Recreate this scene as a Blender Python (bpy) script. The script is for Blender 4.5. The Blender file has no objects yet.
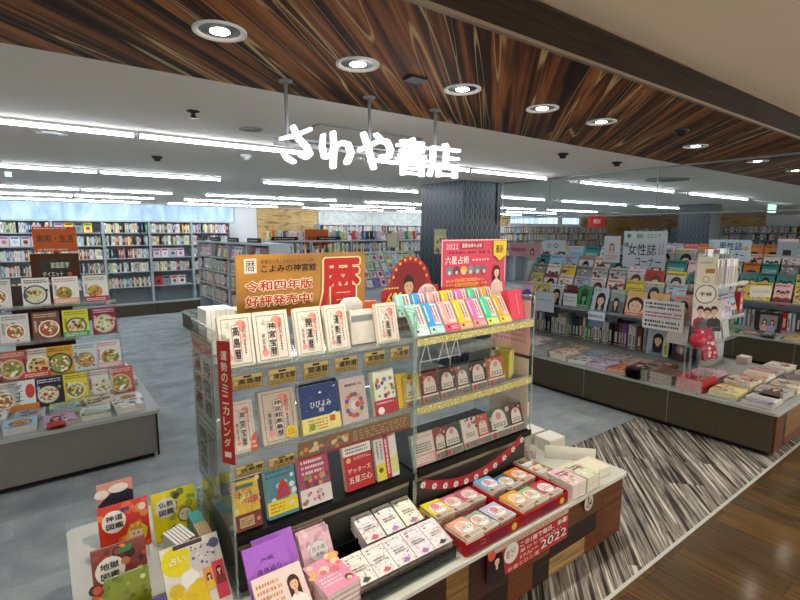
import bpy, math, random
from mathutils import Vector, Matrix
R = random.Random(7)
C = bpy.context.scene.collection
rad = math.radians
# ---------------------------------------------------------------- camera model
F = 486.0; CZ = 1.8
CV = Vector((0, 0, CZ))
def _cd(u, v): return Vector(((u-400)/F, -(v-300)/F, -1.0))
_a = _cd(1060, 232.3).normalized()
_b = _cd(37, 232.6); _b = (_b - _a*_a.dot(_b)).normalized()
_z = _a.cross(_b)
RM = Matrix((_a, _b, _z))
def at(u, v, x=None, y=None, z=None):
    d = RM @ _cd(u, v)
    t = (x/d.x) if x is not None else (y/d.y) if y is not None else ((z-CZ)/d.z)
    return CV + d*t
cam = bpy.data.objects.new('camera', bpy.data.cameras.new('camera'))
C.objects.link(cam)
cam.matrix_world = Matrix.Translation(CV) @ RM.to_4x4()
cam.data.sensor_width = 36; cam.data.lens = F/800*36; cam.data.clip_end = 200; cam.data.clip_start = .02
bpy.context.scene.camera = cam

# ---------------------------------------------------------------- colour + materials
def lin(h):
    if not isinstance(h, str): return tuple(h)
    h = h.lstrip('#'); o = []
    for i in (0, 2, 4):
        c = int(h[i:i+2], 16)/255
        o.append(c/12.92 if c <= .04045 else ((c+.055)/1.055)**2.4)
    return (o[0], o[1], o[2], 1)
M = {}
class N:
    def __init__(s, name):
        s.m = bpy.data.materials.new(name); s.m.use_nodes = True; s.t = s.m.node_tree
        s.t.nodes.clear(); s.out = s.n('ShaderNodeOutputMaterial'); M[name] = s.m
    def n(s, k, **kw):
        x = s.t.nodes.new(k)
        for a, v in kw.items(): setattr(x, a, v)
        return x
    def l(s, a, b): s.t.links.new(a, b)
    def bsdf(s, rough=.5, metal=0, spec=.5):
        b = s.n('ShaderNodeBsdfPrincipled'); b.inputs['Roughness'].default_value = rough
        b.inputs['Metallic'].default_value = metal; b.inputs['Specular IOR Level'].default_value = spec
        s.l(b.outputs[0], s.out.inputs[0]); return b
    def coord(s, rot=0, scale=(1, 1, 1), kind='Object', rx=0, ry=0):
        c = s.n('ShaderNodeTexCoord'); mp = s.n('ShaderNodeMapping')
        mp.inputs['Rotation'].default_value = (rx, ry, rot); mp.inputs['Scale'].default_value = scale
        s.l(c.outputs[kind], mp.inputs[0]); return mp.outputs[0]
    def noise(s, vec, scale, detail=4, dist=0):
        x = s.n('ShaderNodeTexNoise'); x.inputs['Scale'].default_value = scale
        x.inputs['Detail'].default_value = detail; x.inputs['Distortion'].default_value = dist
        s.l(vec, x.inputs['Vector']); return x.outputs['Fac']
    def ramp(s, fac, stops, interp='LINEAR'):
        r = s.n('ShaderNodeValToRGB'); r.color_ramp.interpolation = interp; e = r.color_ramp.elements
        while len(e) < len(stops): e.new(.5)
        for i, (p, c) in enumerate(stops): e[i].position = p; e[i].color = lin(c)
        s.l(fac, r.inputs[0]); return r.outputs[0]
    def mix(s, fac, a, b, mode='MIX'):
        x = s.n('ShaderNodeMix', data_type='RGBA', blend_type=mode)
        for i, v in ((0, fac), (6, a), (7, b)):
            if hasattr(v, 'is_output'): s.l(v, x.inputs[i])
            elif i == 0: x.inputs[0].default_value = v
            else: x.inputs[i].default_value = lin(v)
        return x.outputs[2]
    def bump(s, fac, b, st=.2, d=.01):
        u = s.n('ShaderNodeBump'); u.inputs['Strength'].default_value = st; u.inputs['Distance'].default_value = d
        s.l(fac, u.inputs['Height']); s.l(u.outputs[0], b.inputs['Normal'])
def plain(name, col, rough=.5, metal=0, var=.06, scale=8, spec=.35):
    k = N(name); b = k.bsdf(rough, metal, spec); v = k.coord()
    nz = k.noise(v, scale, 3)
    c = lin(col); d = tuple(min(1, x*(1+var)) for x in c[:3])+(1,); e = tuple(x*(1-var) for x in c[:3])+(1,)
    k.l(k.mix(nz, e, d), b.inputs['Base Color']); return k.m
plain('ceiling_white', '#E6E4DE', .9, var=.03, scale=3)
plain('ceiling_beige', '#F0E4CC', .85, var=.04, scale=1.5)
plain('trim_metal', '#8A7A66', .4, .3)
plain('wall_white', '#D5DADC', .8)
plain('steel_grey', '#8D9396', .45, .2)
plain('shelf_grey', '#A9B4BA', .5)
plain('shelf_back', '#7E8A92', .7)
plain('stage_top', '#9FA3A0', .45, var=.08)
plain('stage_face', '#77766F', .5)
plain('stage_dark', '#453D2C', .5)
plain('stage_edge', '#B4B5B0', .4)
plain('black', '#101010', .5, var=.03, spec=.2)
plain('dark_gap', '#1B1A18', .8)
plain('table_top', '#C4C5BB', .35, var=.05)
plain('riser', '#34332E', .5, var=.05); plain('riser_band', '#8A8064', .45, var=.12, scale=20)
plain('tray_red', '#B01218', .35, var=.1)
plain('white_board', '#E8E6DA', .5)
plain('wire_white', '#D8D8D8', .35)
plain('chrome', '#B9B9B9', .2, .9)
plain('dark_board', '#3B1712', .4, var=.15)
plain('metal_dark', '#2A2C2E', .4, .4)
plain('balloon_red', '#B3243C', .3)
# attribute coloured printed paper / board
def printed(name, rough, coat=0):
    k = N(name); b = k.bsdf(rough, 0, .28)
    at_ = k.n('ShaderNodeAttribute'); at_.attribute_name = 'Col'
    nz = k.noise(k.coord(), 60, 3)
    k.l(k.mix(k.ramp(nz, [(0, '#ECECEC'), (1, '#FFFFFF')]), '#000000', at_.outputs['Color'], 'MIX') if 0 else k.mix(1.0, at_.outputs['Color'], k.ramp(nz, [(.2, '#EDEDED'), (.8, '#FFFFFF')]), 'MULTIPLY'), b.inputs['Base Color'])
    b.inputs['Coat Weight'].default_value = coat; b.inputs['Coat Roughness'].default_value = .15
    return k.m
printed('cover', .45, .08); printed('matt_print', .7)
k = N('pages'); b = k.bsdf(.8); v = k.coord(scale=(40, 900, 900)); nz = k.noise(v, 1, 2)
k.l(k.ramp(nz, [(.3, '#B8B1A0'), (.6, '#E6E1D3')]), b.inputs['Base Color'])
def emit(name, col, st):
    k = N(name); e = k.n('ShaderNodeEmission'); e.inputs[0].default_value = lin(col); e.inputs[1].default_value = st
    k.l(e.outputs[0], k.out.inputs[0]); return k.m
emit('tube_light', '#F3F8FF', 26); emit('sign_light', '#FBFDFF', 1.5); emit('lamp_warm', '#FFF1DC', 30); emit('exit_green', '#BFE8D0', 1.2)
def clear(name, tint, refl=.12, rough=.03, op=0.0, opcol='#FFFFFF'):
    k = N(name); tr = k.n('ShaderNodeBsdfTransparent'); tr.inputs[0].default_value = lin(tint)
    gl = k.n('ShaderNodeBsdfGlossy'); gl.inputs['Roughness'].default_value = rough
    lw = k.n('ShaderNodeLayerWeight'); lw.inputs[0].default_value = refl
    mp = k.n('ShaderNodeMath', operation='MULTIPLY'); mp.inputs[1].default_value = .4; k.l(lw.outputs['Fresnel'], mp.inputs[0])
    mx = k.n('ShaderNodeMixShader'); k.l(mp.outputs[0], mx.inputs[0]); k.l(tr.outputs[0], mx.inputs[1]); k.l(gl.outputs[0], mx.inputs[2])
    d = k.n('ShaderNodeBsdfDiffuse'); d.inputs[0].default_value = lin(opcol)
    m2 = k.n('ShaderNodeMixShader')
    nz = k.noise(k.coord(), 7, 3); o = k.n('ShaderNodeMath', operation='MULTIPLY'); k.l(nz, o.inputs[0]); o.inputs[1].default_value = op*2
    k.l(o.outputs[0], m2.inputs[0]); k.l(mx.outputs[0], m2.inputs[1]); k.l(d.outputs[0], m2.inputs[2])
    k.l(m2.outputs[0], k.out.inputs[0]); return k.m
clear('acrylic', '#F8FBFA', .10, op=.012); clear('acrylic_edge', '#E6F0EC', .3, .1, .22, '#E8F0EC'); clear('barrier_glass', '#EEF4F4', .2, .02, .02)
clear('acrylic_shelf', '#EEF2EE', .25, .05, .08)
# rosewood-like ceiling, planks on the diagonal
k = N('rosewood'); b = k.bsdf(.6, 0, .2)
ang = math.atan2(*(lambda d: (d.y, d.x))(RM @ _cd(497, 232)))
base = k.coord(rot=-ang)
def sc(k, vec, s):
    m = k.n('ShaderNodeMapping'); m.inputs['Scale'].default_value = s; k.l(vec, m.inputs[0]); return m.outputs[0]
big = k.noise(sc(k, base, (.3, 4, 1)), 1.6, 3, .3)
fine = k.noise(sc(k, base, (.30, 11, 1)), 2.2, 6, .55)
c1 = k.ramp(fine, [(.34, '#1E140D'), (.45, '#4C2D1A'), (.53, '#85522B'), (.64, '#AE7A48')])
dk = k.ramp(big, [(.38, '#4A3A2C'), (.5, '#E8D4B8'), (.65, '#FFFFFF')])
c2 = k.mix(.75, c1, dk, 'MULTIPLY')
sap = k.noise(sc(k, base, (.16, 5, 1)), 1.5, 2, .25)
sm = k.ramp(sap, [(.546, '#000000'), (.556, '#FFFFFF'), (.566, '#000000')])
sap2 = k.noise(sc(k, base, (.14, 6, 1)), 2.1, 1, .2)
sm2 = k.ramp(sap2, [(.42, '#000000'), (.428, '#FFFFFF'), (.436, '#000000')])
c3 = k.mix(sm2, k.mix(sm, c2, '#D6BD8C'), '#C2A677')
k.l(c3, b.inputs['Base Color'])
# dark soffit
k = N('soffit_wood'); b = k.bsdf(.6, 0, .15); nz = k.noise(k.coord(scale=(1.5, 1, 30)), 2, 5, .5)
k.l(k.ramp(nz, [(.3, '#1A120C'), (.7, '#35271C')]), b.inputs['Base Color'])
# grey carpet tiles
k = N('carpet_grey'); b = k.bsdf(.9, 0, .2); v = k.coord()
br = k.n('ShaderNodeTexBrick'); br.offset = .5; k.l(v, br.inputs['Vector'])
for nm, val in (('Scale', 1), ('Brick Width', .5), ('Row Height', .25), ('Mortar Size', .002), ('Bias', 0)): br.inputs[nm].default_value = val
br.inputs['Color1'].default_value = lin('#8F9697'); br.inputs['Color2'].default_value = lin('#B2B9BA'); br.inputs['Mortar'].default_value = lin('#949A9E')
n1 = k.noise(v, 5, 5); n2 = k.noise(v, 120, 3)
c = k.mix(.5, br.outputs[0], k.ramp(n1, [(.3, '#888F90'), (.7, '#BCC2C3')]))
k.l(k.mix(.5, c, k.ramp(n2, [(.3, '#B0B0B0'), (.7, '#FFFFFF')]), 'MULTIPLY'), b.inputs['Base Color'])
# striped carpet
k = N('carpet_striped'); b = k.bsdf(.9, 0, .2); base = k.coord(rot=-ang)
sh = k.n('ShaderNodeTexBrick'); sh.offset = .37; k.l(base, sh.inputs['Vector'])
for nm, val in (('Scale', 1), ('Brick Width', 1.0), ('Row Height', .25), ('Mortar Size', 0), ('Bias', 0)): sh.inputs[nm].default_value = val
sh.inputs['Color1'].default_value = (0, 0, 0, 1); sh.inputs['Color2'].default_value = (1, 1, 1, 1)
off = k.n('ShaderNodeVectorMath', operation='MULTIPLY'); k.l(sh.outputs[0], off.inputs[0]); off.inputs[1].default_value = (3.7, 2.3, 0)
ad = k.n('ShaderNodeVectorMath', operation='ADD'); k.l(base, ad.inputs[0]); k.l(off.outputs[0], ad.inputs[1])
st = k.noise(sc(k, ad.outputs[0], (1.3, 42, 1)), 1.0, 4, .25)
k.l(k.ramp(st, [(.36, '#221E1C'), (.45, '#4E4842'), (.50, '#968E84'), (.54, '#5C544D'), (.62, '#C4BEB2')]), b.inputs['Base Color'])
# dark wood floor (planks run away from the viewer)
k = N('floor_wood'); b = k.bsdf(.13, 0, .5); base = k.coord(rot=-math.pi/2)
br = k.n('ShaderNodeTexBrick'); br.offset = .43; k.l(base, br.inputs['Vector'])
for nm, val in (('Scale', 1), ('Brick Width', 1.1), ('Row Height', .15), ('Mortar Size', .0015), ('Bias', -.6)): br.inputs[nm].default_value = val
br.inputs['Color1'].default_value = lin('#54432F'); br.inputs['Color2'].default_value = lin('#86602F'); br.inputs['Mortar'].default_value = lin('#42352A')
nz = k.noise(sc(k, base, (2, 40, 1)), 1.5, 5, .4)
k.l(k.mix(.6, br.outputs[0], k.ramp(nz, [(.3, '#8A8A8A'), (.7, '#FFFFFF')]), 'MULTIPLY'), b.inputs['Base Color']); k.bump(nz, b, .06, .002)
# mosaic wood (patch tone from attribute)
k = N('mosaic_wood'); b = k.bsdf(.45, 0, .35); at_ = k.n('ShaderNodeAttribute'); at_.attribute_name = 'Col'
nz = k.noise(k.coord(scale=(1.2, 3, 26)), 2.4, 5, .8)
k.l(k.mix(.8, at_.outputs['Color'], k.ramp(nz, [(.3, '#6E6660'), (.7, '#FFFFFF')]), 'MULTIPLY'), b.inputs['Base Color'])
# yellow diagonal wood wall
k = N('pale_wood_wall'); b = k.bsdf(.6); nz = k.noise(k.coord(scale=(1.3, 1, 6), ry=.5), 1.8, 5, 1.2)
k.l(k.ramp(nz, [(.35, '#8A6E42'), (.5, '#C6A76C'), (.65, '#A98A54')]), b.inputs['Base Color'])
# column: navy with ogee chain lines
def chain(name, bg, fg, su):
    k = N(name); b = k.bsdf(.35, 0, .5); c = k.n('ShaderNodeTexCoord'); sp = k.n('ShaderNodeSeparateXYZ'); k.l(c.outputs['Object'], sp.inputs[0])
    def mth(op, a, bb=None):
        x = k.n('ShaderNodeMath', operation=op)
        for i, v_ in enumerate((a, bb)):
            if v_ is None: continue
            if hasattr(v_, 'is_output'): k.l(v_, x.inputs[i])
            else: x.inputs[i].default_value = v_
        return x.outputs[0]
    s_ = mth('ADD', sp.outputs[0], sp.outputs[1])
    ph = mth('MULTIPLY', s_, su*math.pi)
    wob = mth('MULTIPLY', mth('SINE', mth('MULTIPLY', sp.outputs[2], 22)), .9)
    a1 = mth('ABSOLUTE', mth('SINE', mth('ADD', ph, wob))); a2 = mth('ABSOLUTE', mth('SINE', mth('SUBTRACT', ph, wob)))
    mn = mth('MINIMUM', a1, a2); lt = mth('LESS_THAN', mn, .2)
    k.l(k.mix(lt, bg, fg), b.inputs['Base Color'])
chain('column_print', '#1A222B', '#4C626E', 11); chain('column_print_grey', '#3A3C3A', '#77776F', 11)
# blue covering over the window, pleated
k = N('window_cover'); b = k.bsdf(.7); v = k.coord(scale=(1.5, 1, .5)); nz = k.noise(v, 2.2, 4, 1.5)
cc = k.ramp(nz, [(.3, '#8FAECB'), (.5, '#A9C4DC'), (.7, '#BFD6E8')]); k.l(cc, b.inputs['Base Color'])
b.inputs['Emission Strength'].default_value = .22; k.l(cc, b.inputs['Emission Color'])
k = N('window_day'); e = k.n('ShaderNodeEmission'); nz = k.noise(k.coord(scale=(8, 1, .3)), 2, 2)
k.l(k.ramp(nz, [(.3, '#8FB8DC'), (.7, '#E6F2FC')]), e.inputs[0]); e.inputs[1].default_value = 1.0; k.l(e.outputs[0], k.out.inputs[0])
k = N('fairy_glass'); b = k.bsdf(.3); nz = k.noise(k.coord(scale=(1, 1, 1)), 9, 4, 1)
k.l(k.ramp(nz, [(.3, '#9AA6A8'), (.55, '#C3CCCB'), (.7, '#D9D3BE')]), b.inputs['Base Color'])
# gold glitter strip
k = N('gold_strip'); b = k.bsdf(.35, .3); nz = k.noise(k.coord(), 220, 2)
k.l(k.ramp(nz, [(.35, '#A08E2E'), (.5, '#CDBF55'), (.62, '#F4EFC0')]), b.inputs['Base Color'])
k = N('gold_poster'); b = k.bsdf(.35, .15); nz = k.noise(k.coord(scale=(1, 1, 2)), 3, 4)
k.l(k.ramp(nz, [(.3, '#7E5210'), (.6, '#A8741A'), (.8, '#C08E2C')]), b.inputs['Base Color'])

# ---------------------------------------------------------------- glyphs
_g = {}
def glyph(s, bold=0.0):
    key = s; bold = 0.0
    if key in _g: return _g[key]
    cu = bpy.data.curves.new('t', 'FONT'); cu.body = s; cu.size = 1; cu.resolution_u = 2; cu.offset = bold
    cu.align_x = 'LEFT'; o = bpy.data.objects.new('t', cu); C.objects.link(o)
    dg = bpy.context.evaluated_depsgraph_get(); me = o.evaluated_get(dg).to_mesh()
    vs = [(v.co.x, v.co.y) for v in me.vertices]; fs = [tuple(p.vertices) for p in me.polygons]
    o.evaluated_get(dg).to_mesh_clear(); bpy.data.objects.remove(o); bpy.data.curves.remove(cu)
    if vs:
        x0 = min(v[0] for v in vs); x1 = max(v[0] for v in vs); y0 = min(v[1] for v in vs); y1 = max(v[1] for v in vs)
    else: x0 = y0 = 0; x1 = y1 = 1
    _g[key] = (vs, fs, x0, x1, y0, y1); return _g[key]

# ---------------------------------------------------------------- flat print artwork (w x h metres, origin bottom centre)
class Art:
    def __init__(s, w, h, bg): s.w, s.h, s.p, s.k, s.bg = w, h, [], 0, bg
    def X(s, u): return (u-.5)*s.w
    def poly(s, pts, col, same=False):
        s.k += .2 if same else 1
        s.p.append(([(s.X(u), v*s.h) for u, v in pts], lin(col), s.k)); return s
    def rect(s, u0, v0, u1, v1, col, same=False): return s.poly([(u0, v0), (u1, v0), (u1, v1), (u0, v1)], col, same)
    def disc(s, u, v, r, col, n=16, ry=None, same=False):
        ry = ry or r*s.w/s.h
        return s.poly([(u+r*math.cos(t*2*math.pi/n), v+ry*math.sin(t*2*math.pi/n)) for t in range(n)], col, same)
    def frame(s, u0, v0, u1, v1, col, t=.012):
        tv = t*s.w/s.h; s.rect(u0, v0, u1, v0+tv, col); s.rect(u0, v1-tv, u1, v1, col, True); s.rect(u0, v0, u0+t, v1, col, True); s.rect(u1-t, v0, u1, v1, col, True); return s
    def text(s, st, u0, v0, u1, v1, col, bold=0.0, fit=True, skew=0):
        vs, fs, x0, x1, y0, y1 = glyph(st)
        bb = bold*.6; offs = [(0, 0)] if bold <= 0 else [(0, 0), (bb, 0), (-bb, 0), (0, bb), (0, -bb)] + ([(bb*.7, bb*.7), (-bb*.7, bb*.7), (bb*.7, -bb*.7), (-bb*.7, -bb*.7)] if bold > .05 else [])
        x0 -= bb; x1 += bb; y0 -= bb; y1 += bb
        s.k += 1; sx = (u1-u0)*s.w/(x1-x0); sy = (v1-v0)*s.h/max(.2, (y1-y0))
        if not fit: sy = min(sx, sy); sx = sy
        c = lin(col)
        for ox, oy in offs:
            s.k += .12
            for f in fs:
                s.p.append(([(s.X(u0)+(vs[i][0]+ox-x0)*sx+(vs[i][1]+oy-y0)*sy*skew, v0*s.h+(vs[i][1]+oy-y0)*sy) for i in f], c, s.k))
        return s
    def vtext(s, st, u0, v0, u1, v1, col, bold=0.0):
        n = len(st); d = (v1-v0)/n
        for i, ch in enumerate(st): s.text(ch, u0, v1-(i+.92)*d, u1, v1-(i+.08)*d, col, bold); s.k -= 1
        s.k += 1; return s
    def lines(s, u0, v0, u1, v1, n, col, r=None, vert=False):
        r = r or R; s.k += 1; c = lin(col)
        for i in range(n):
            if vert: a0, a1 = u0+(u1-u0)*(i+.2)/n, u0+(u1-u0)*(i+.75)/n; t = v1; end = v0
            else: a0, a1 = v0+(v1-v0)*(i+.2)/n, v0+(v1-v0)*(i+.72)/n; t = u0; end = u1
            while abs(end-t) > .03:
                L = r.uniform(.03, .10)*(abs(end-t)*.4+.35)
                if vert:
                    q = max(end, t-L); s.p.append(([(s.X(a0), q*s.h), (s.X(a1), q*s.h), (s.X(a1), t*s.h), (s.X(a0), t*s.h)], c, s.k)); t = q-.018
                else:
                    q = min(end, t+L); s.p.append(([(s.X(t), a0*s.h), (s.X(q), a0*s.h), (s.X(q), a1*s.h), (s.X(t), a1*s.h)], c, s.k)); t = q+.018
                if R.random() < .12 and not vert: t += .03
        return s
    def person(s, u, v, sz, hair='#2A1A14', cloth='#7A4A5A', skin='#E3B79A', long=True):
        a = s.w/s.h
        s.disc(u, v+(.02 if long else .06)*sz, (.30 if long else .235)*sz, hair, 14, ry=(.36 if long else .31)*sz*a)
        if long: s.rect(u-.29*sz, v-.62*sz*a, u+.29*sz, v, hair, True)
        s.poly([(u-.5*sz, v-1.5*sz*a), (u+.5*sz, v-1.5*sz*a), (u+.45*sz, v-.7*sz*a), (u+.12*sz, v-.45*sz*a), (u-.12*sz, v-.45*sz*a), (u-.45*sz, v-.7*sz*a)], cloth)
        s.rect(u-.08*sz, v-.55*sz*a, u+.08*sz, v-.2*sz*a, skin)
        s.disc(u, v-.05*sz*a, .2*sz, skin, 14, ry=.27*sz*a)
        s.poly([(u-.22*sz, v+.02*sz*a), (u-.2*sz, v+.22*sz*a), (u, v+.3*sz*a), (u+.2*sz, v+.22*sz*a), (u+.22*sz, v+.02*sz*a), (u+.1*sz, v+.13*sz*a), (u-.08*sz, v+.12*sz*a)], hair)
        for e in (-.085, .085): s.disc(u+e*sz, v-.03*sz*a, .025*sz, '#201512', 6)
        s.disc(u, v-.19*sz*a, .045*sz, '#A8403C', 6, ry=.02*sz*a); return s
    def dish(s, u, v, r, rim, r_=None, foods=('#B5471F', '#D98B2B', '#6E8B2E', '#E6C86A', '#7A3418')):
        s.disc(u, v, r, rim, 18); s.disc(u, v, r*.86, R.choice(['#C98F4A', '#D8C08A', '#A8663A', '#8A9A4A', '#D8D0B8', '#B5502E']), 18); s.k += 1
        for i in range(34):
            t = R.random()*6.28; q = R.random()**.6*.74*r; s.disc(u+q*math.cos(t), v+q*math.sin(t)*s.w/s.h, r*R.uniform(.06, .2), R.choice(foods), 6, same=True)
        return s
    def dots(s, u0, v0, u1, v1, n, cols, r0=.03, r1=.07):
        s.k += 1
        for i in range(n): s.disc(R.uniform(u0, u1), R.uniform(v0, v1), R.uniform(r0, r1), R.choice(cols), 10, same=True)
        return s

# ---------------------------------------------------------------- mesh builder
class MB:
    def __init__(s): s.v, s.f, s.c, s.m, s.sm = [], [], [], [], []
    def face(s, pts, col=(1, 1, 1, 1), mi=0, sm=False):
        n = len(s.v); s.v += [tuple(p) for p in pts]; s.f.append(tuple(range(n, n+len(pts)))); s.c.append(col); s.m.append(mi); s.sm.append(sm)
    def box(s, x0, y0, z0, x1, y1, z1, col=(1, 1, 1, 1), mi=0, mat=None):
        if isinstance(col, str): col = lin(col)
        p = [Vector((x, y, z)) for z in (z0, z1) for y in (y0, y1) for x in (x0, x1)]
        if mat: p = [mat @ q for q in p]
        n = len(s.v); s.v += [tuple(q) for q in p]
        for q in ((0, 2, 3, 1), (4, 5, 7, 6), (0, 1, 5, 4), (2, 6, 7, 3), (0, 4, 6, 2), (1, 3, 7, 5)):
            s.f.append(tuple(n+i for i in q)); s.c.append(col); s.m.append(mi); s.sm.append(False)
        return s
    def prism(s, pts, ax, d0, d1, col=(1, 1, 1, 1), mi=0):
        # pts 2D polygon; ax 'y': (x,z) extruded along y ; 'z': (x,y) along z; 'x': (y,z) along x
        if isinstance(col, str): col = lin(col)
        def mk(p, d): return {'y': (p[0], d, p[1]), 'z': (p[0], p[1], d), 'x': (d, p[0], p[1])}[ax]
        n = len(s.v); m = len(pts); s.v += [mk(p, d0) for p in pts]+[mk(p, d1) for p in pts]
        s.f.append(tuple(range(n, n+m))); s.f.append(tuple(range(n+2*m-1, n+m-1, -1))); s.c += [col]*2; s.m += [mi]*2; s.sm += [False]*2
        for i in range(m):
            j = (i+1) % m; s.f.append((n+i, n+m+i, n+m+j, n+j)); s.c.append(col); s.m.append(mi); s.sm.append(False)
        return s
    def tube(s, a, b, r, n=10, r2=None, col=(1, 1, 1, 1), mi=0):
        if isinstance(col, str): col = lin(col)
        a, b = Vector(a), Vector(b); d = (b-a).normalized(); u = d.orthogonal().normalized(); w = d.cross(u); r2 = r if r2 is None else r2
        k = len(s.v)
        for (q, rr) in ((a, r), (b, r2)):
            for i in range(n):
                t = 2*math.pi*i/n; s.v.append(tuple(q+u*rr*math.cos(t)+w*rr*math.sin(t)))
        for i in range(n):
            j = (i+1) % n; s.f.append((k+i, k+j, k+n+j, k+n+i)); s.c.append(col); s.m.append(mi); s.sm.append(True)
        s.f.append(tuple(range(k+n-1, k-1, -1))); s.f.append(tuple(range(k+n, k+2*n))); s.c += [col]*2; s.m += [mi]*2; s.sm += [False]*2
        return s
    def lathe(s, prof, n=24, col=(1, 1, 1, 1), mi=0, cx=0, cy=0):
        if isinstance(col, str): col = lin(col)
        k = len(s.v)
        for r, z in prof:
            for i in range(n): t = 2*math.pi*i/n; s.v.append((cx+r*math.cos(t), cy+r*math.sin(t), z))
        for q in range(len(prof)-1):
            for i in range(n):
                j = (i+1) % n; s.f.append((k+q*n+i, k+q*n+j, k+(q+1)*n+j, k+(q+1)*n+i)); s.c.append(col); s.m.append(mi); s.sm.append(True)
        return s
    def art(s, a, y=0.0, z0=0.0, mi=0, step=.00022):
        for pts, c, k in a.p: s.face([(p[0], y-.0003-k*step, z0+p[1]) for p in pts], c, mi)
        return s
    def mesh(s, name, mats):
        me = bpy.data.meshes.new(name); me.from_pydata(s.v, [], s.f)
        for m in (mats if isinstance(mats, (list, tuple)) else [mats]): me.materials.append(M[m] if isinstance(m, str) else m)
        ca = me.color_attributes.new('Col', 'FLOAT_COLOR', 'CORNER'); buf = []
        for f, c in zip(s.f, s.c): buf += list(c)*len(f)
        ca.data.foreach_set('color', buf)
        me.polygons.foreach_set('material_index', s.m); me.polygons.foreach_set('use_smooth', s.sm)
        me.validate(); me.update(); return me
def tag(o, label=None, cat=None, group=None, kind=None):
    if label: o['label'] = label
    if cat: o['category'] = cat
    if group: o['group'] = group
    if kind: o['kind'] = kind
    return o
def obj(name, mb, mats, parent=None, loc=(0, 0, 0), rot=(0, 0, 0)):
    me = mb.mesh(name, mats) if isinstance(mb, MB) else mb
    o = bpy.data.objects.new(name, me); C.objects.link(o); o.location = loc; o.rotation_euler = rot
    if parent: o.parent = parent
    return o
def empty(name, label, cat, loc=(0, 0, 0), rot=(0, 0, 0), group=None):
    o = bpy.data.objects.new(name, None); C.objects.link(o); o.location = loc; o.rotation_euler = rot; o.empty_display_size = .05
    return tag(o, label, cat, group)
def struct(name, mb, mats): return tag(obj(name, mb, mats), kind='structure')
def bev(o, w=.004, n=2):
    m = o.modifiers.new('b', 'BEVEL'); m.width = w; m.segments = n; m.limit_method = 'ANGLE'; return o

CH = 2.45
# ================================================================ ROOM
mb = MB(); mb.box(-14, 2.28, -.05, 24, 15.5, 0); struct('floor', mb, 'carpet_grey')
mb = MB(); mb.box(-14, 1.14, -.05, 24, 2.28, 0); struct('floor_striped_carpet', mb, 'carpet_striped')
mb = MB(); mb.box(-14, -6, -.05, 24, 1.14, 0); struct('floor_corridor', mb, 'floor_wood')
mb = MB(); mb.box(-14, 1.128, 0, 24, 1.146, .004); struct('trim_1', mb, 'stage_edge')
mb = MB(); mb.box(-14, 2.255, CH, 24, 15.5, CH+.1); struct('ceiling', mb, 'ceiling_white')
mb = MB(); mb.box(-14, 1.17, CH, 24, 2.255, CH+.1); struct('ceiling_wood', mb, 'rosewood')
mb = MB(); mb.box(-14, 1.152, CH-.005, 24, 1.17, CH+.008); struct('trim_2', mb, 'trim_metal')
mb = MB(); mb.box(-14, 1.156, CH+.008, 24, 1.17, CH+.135); struct('ceiling_soffit', mb, 'soffit_wood')
mb = MB(); mb.box(-14, 1.14, CH+.128, 24, 1.156, CH+.136); struct('trim_3', mb, 'trim_metal')
mb = MB(); mb.box(-14, -6, CH+.135, 24, 1.156, CH+.2); struct('ceiling_corridor', mb, 'ceiling_beige')
BY = 12.35
mb = MB(); mb.box(-14, BY, 0, 24, BY+.1, CH); struct('wall_back', mb, 'wall_white')
mb = MB(); mb.box(-14.1, -6, 0, -14, BY, CH+.2); struct('wall_left', mb, 'wall_white')
mb = MB(); mb.box(22, 1.15, 0, 22.1, BY, CH); struct('wall_right', mb, 'wall_white')
def wincov(n, x0, x1, z0, z1, m, amp=.0, frame=True):
    mb = MB(); nx = int((x1-x0)/.08) if amp else 1
    for i in range(nx):
        a, b_ = x0+(x1-x0)*i/nx, x0+(x1-x0)*(i+1)/nx
        ya = BY-.03-amp*(math.sin(a*9)+.6*math.sin(a*23)); yb = BY-.03-amp*(math.sin(b_*9)+.6*math.sin(b_*23))
        mb.face([(a, ya, z0), (b_, yb, z0), (b_, yb, z1), (a, ya, z1)], sm=True)
    o = struct('window_%d' % n, mb, m)
    if frame:
        f = MB()
        for xx in (x0-.03, x1): f.box(xx, BY-.04, z0, xx+.03, BY, z1)
        f.box(x0, BY-.04, z1, x1, BY, z1+.03); f.box(x0, BY-.04, z0-.03, x1, BY, z0)
        q = obj('window_frame', f, 'stage_edge', o)
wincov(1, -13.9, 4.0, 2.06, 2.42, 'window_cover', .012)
wincov(2, 6.35, 10.6, 2.02, 2.36, 'fairy_glass')
wincov(3, 14.3, 17.2, 2.14, 2.4, 'window_day'); wincov(4, 17.5, 18.7, 2.14, 2.4, 'window_day')
mb = MB(); mb.box(4.6, BY-.04, 1.2, 6.3, BY, CH-.02); mb.box(13, BY-.04, 1.2, 14.2, BY, CH-.02); mb.box(18.9, BY-.04, 1.2, 21.9, BY, CH-.02); struct('wall_back_timber', mb, 'pale_wood_wall')
mb = MB(); mb.box(21.95, 6.6, 1.2, 22, BY, CH-.02); struct('wall_right_timber', mb, 'pale_wood_wall')
mb = MB(); mb.box(16.7, 2.6, 0, 17.3, 4.1, CH-.001); struct('wall_far_column', mb, 'column_print_grey')
# columns
mb = MB(); mb.box(4.32, 4.5, 0, 5.03, 5.32, CH-.001); struct('wall_column_near', mb, 'column_print')
mb = MB(); mb.box(4.93, 4.492, 1.9, 4.95, 4.498, CH); struct('trim_4', mb, 'black')
mb = MB(); mb.box(12.4, 4.8, 0, 13.0, 5.5, CH-.001); struct('wall_column_far', mb, 'column_print')
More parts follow.
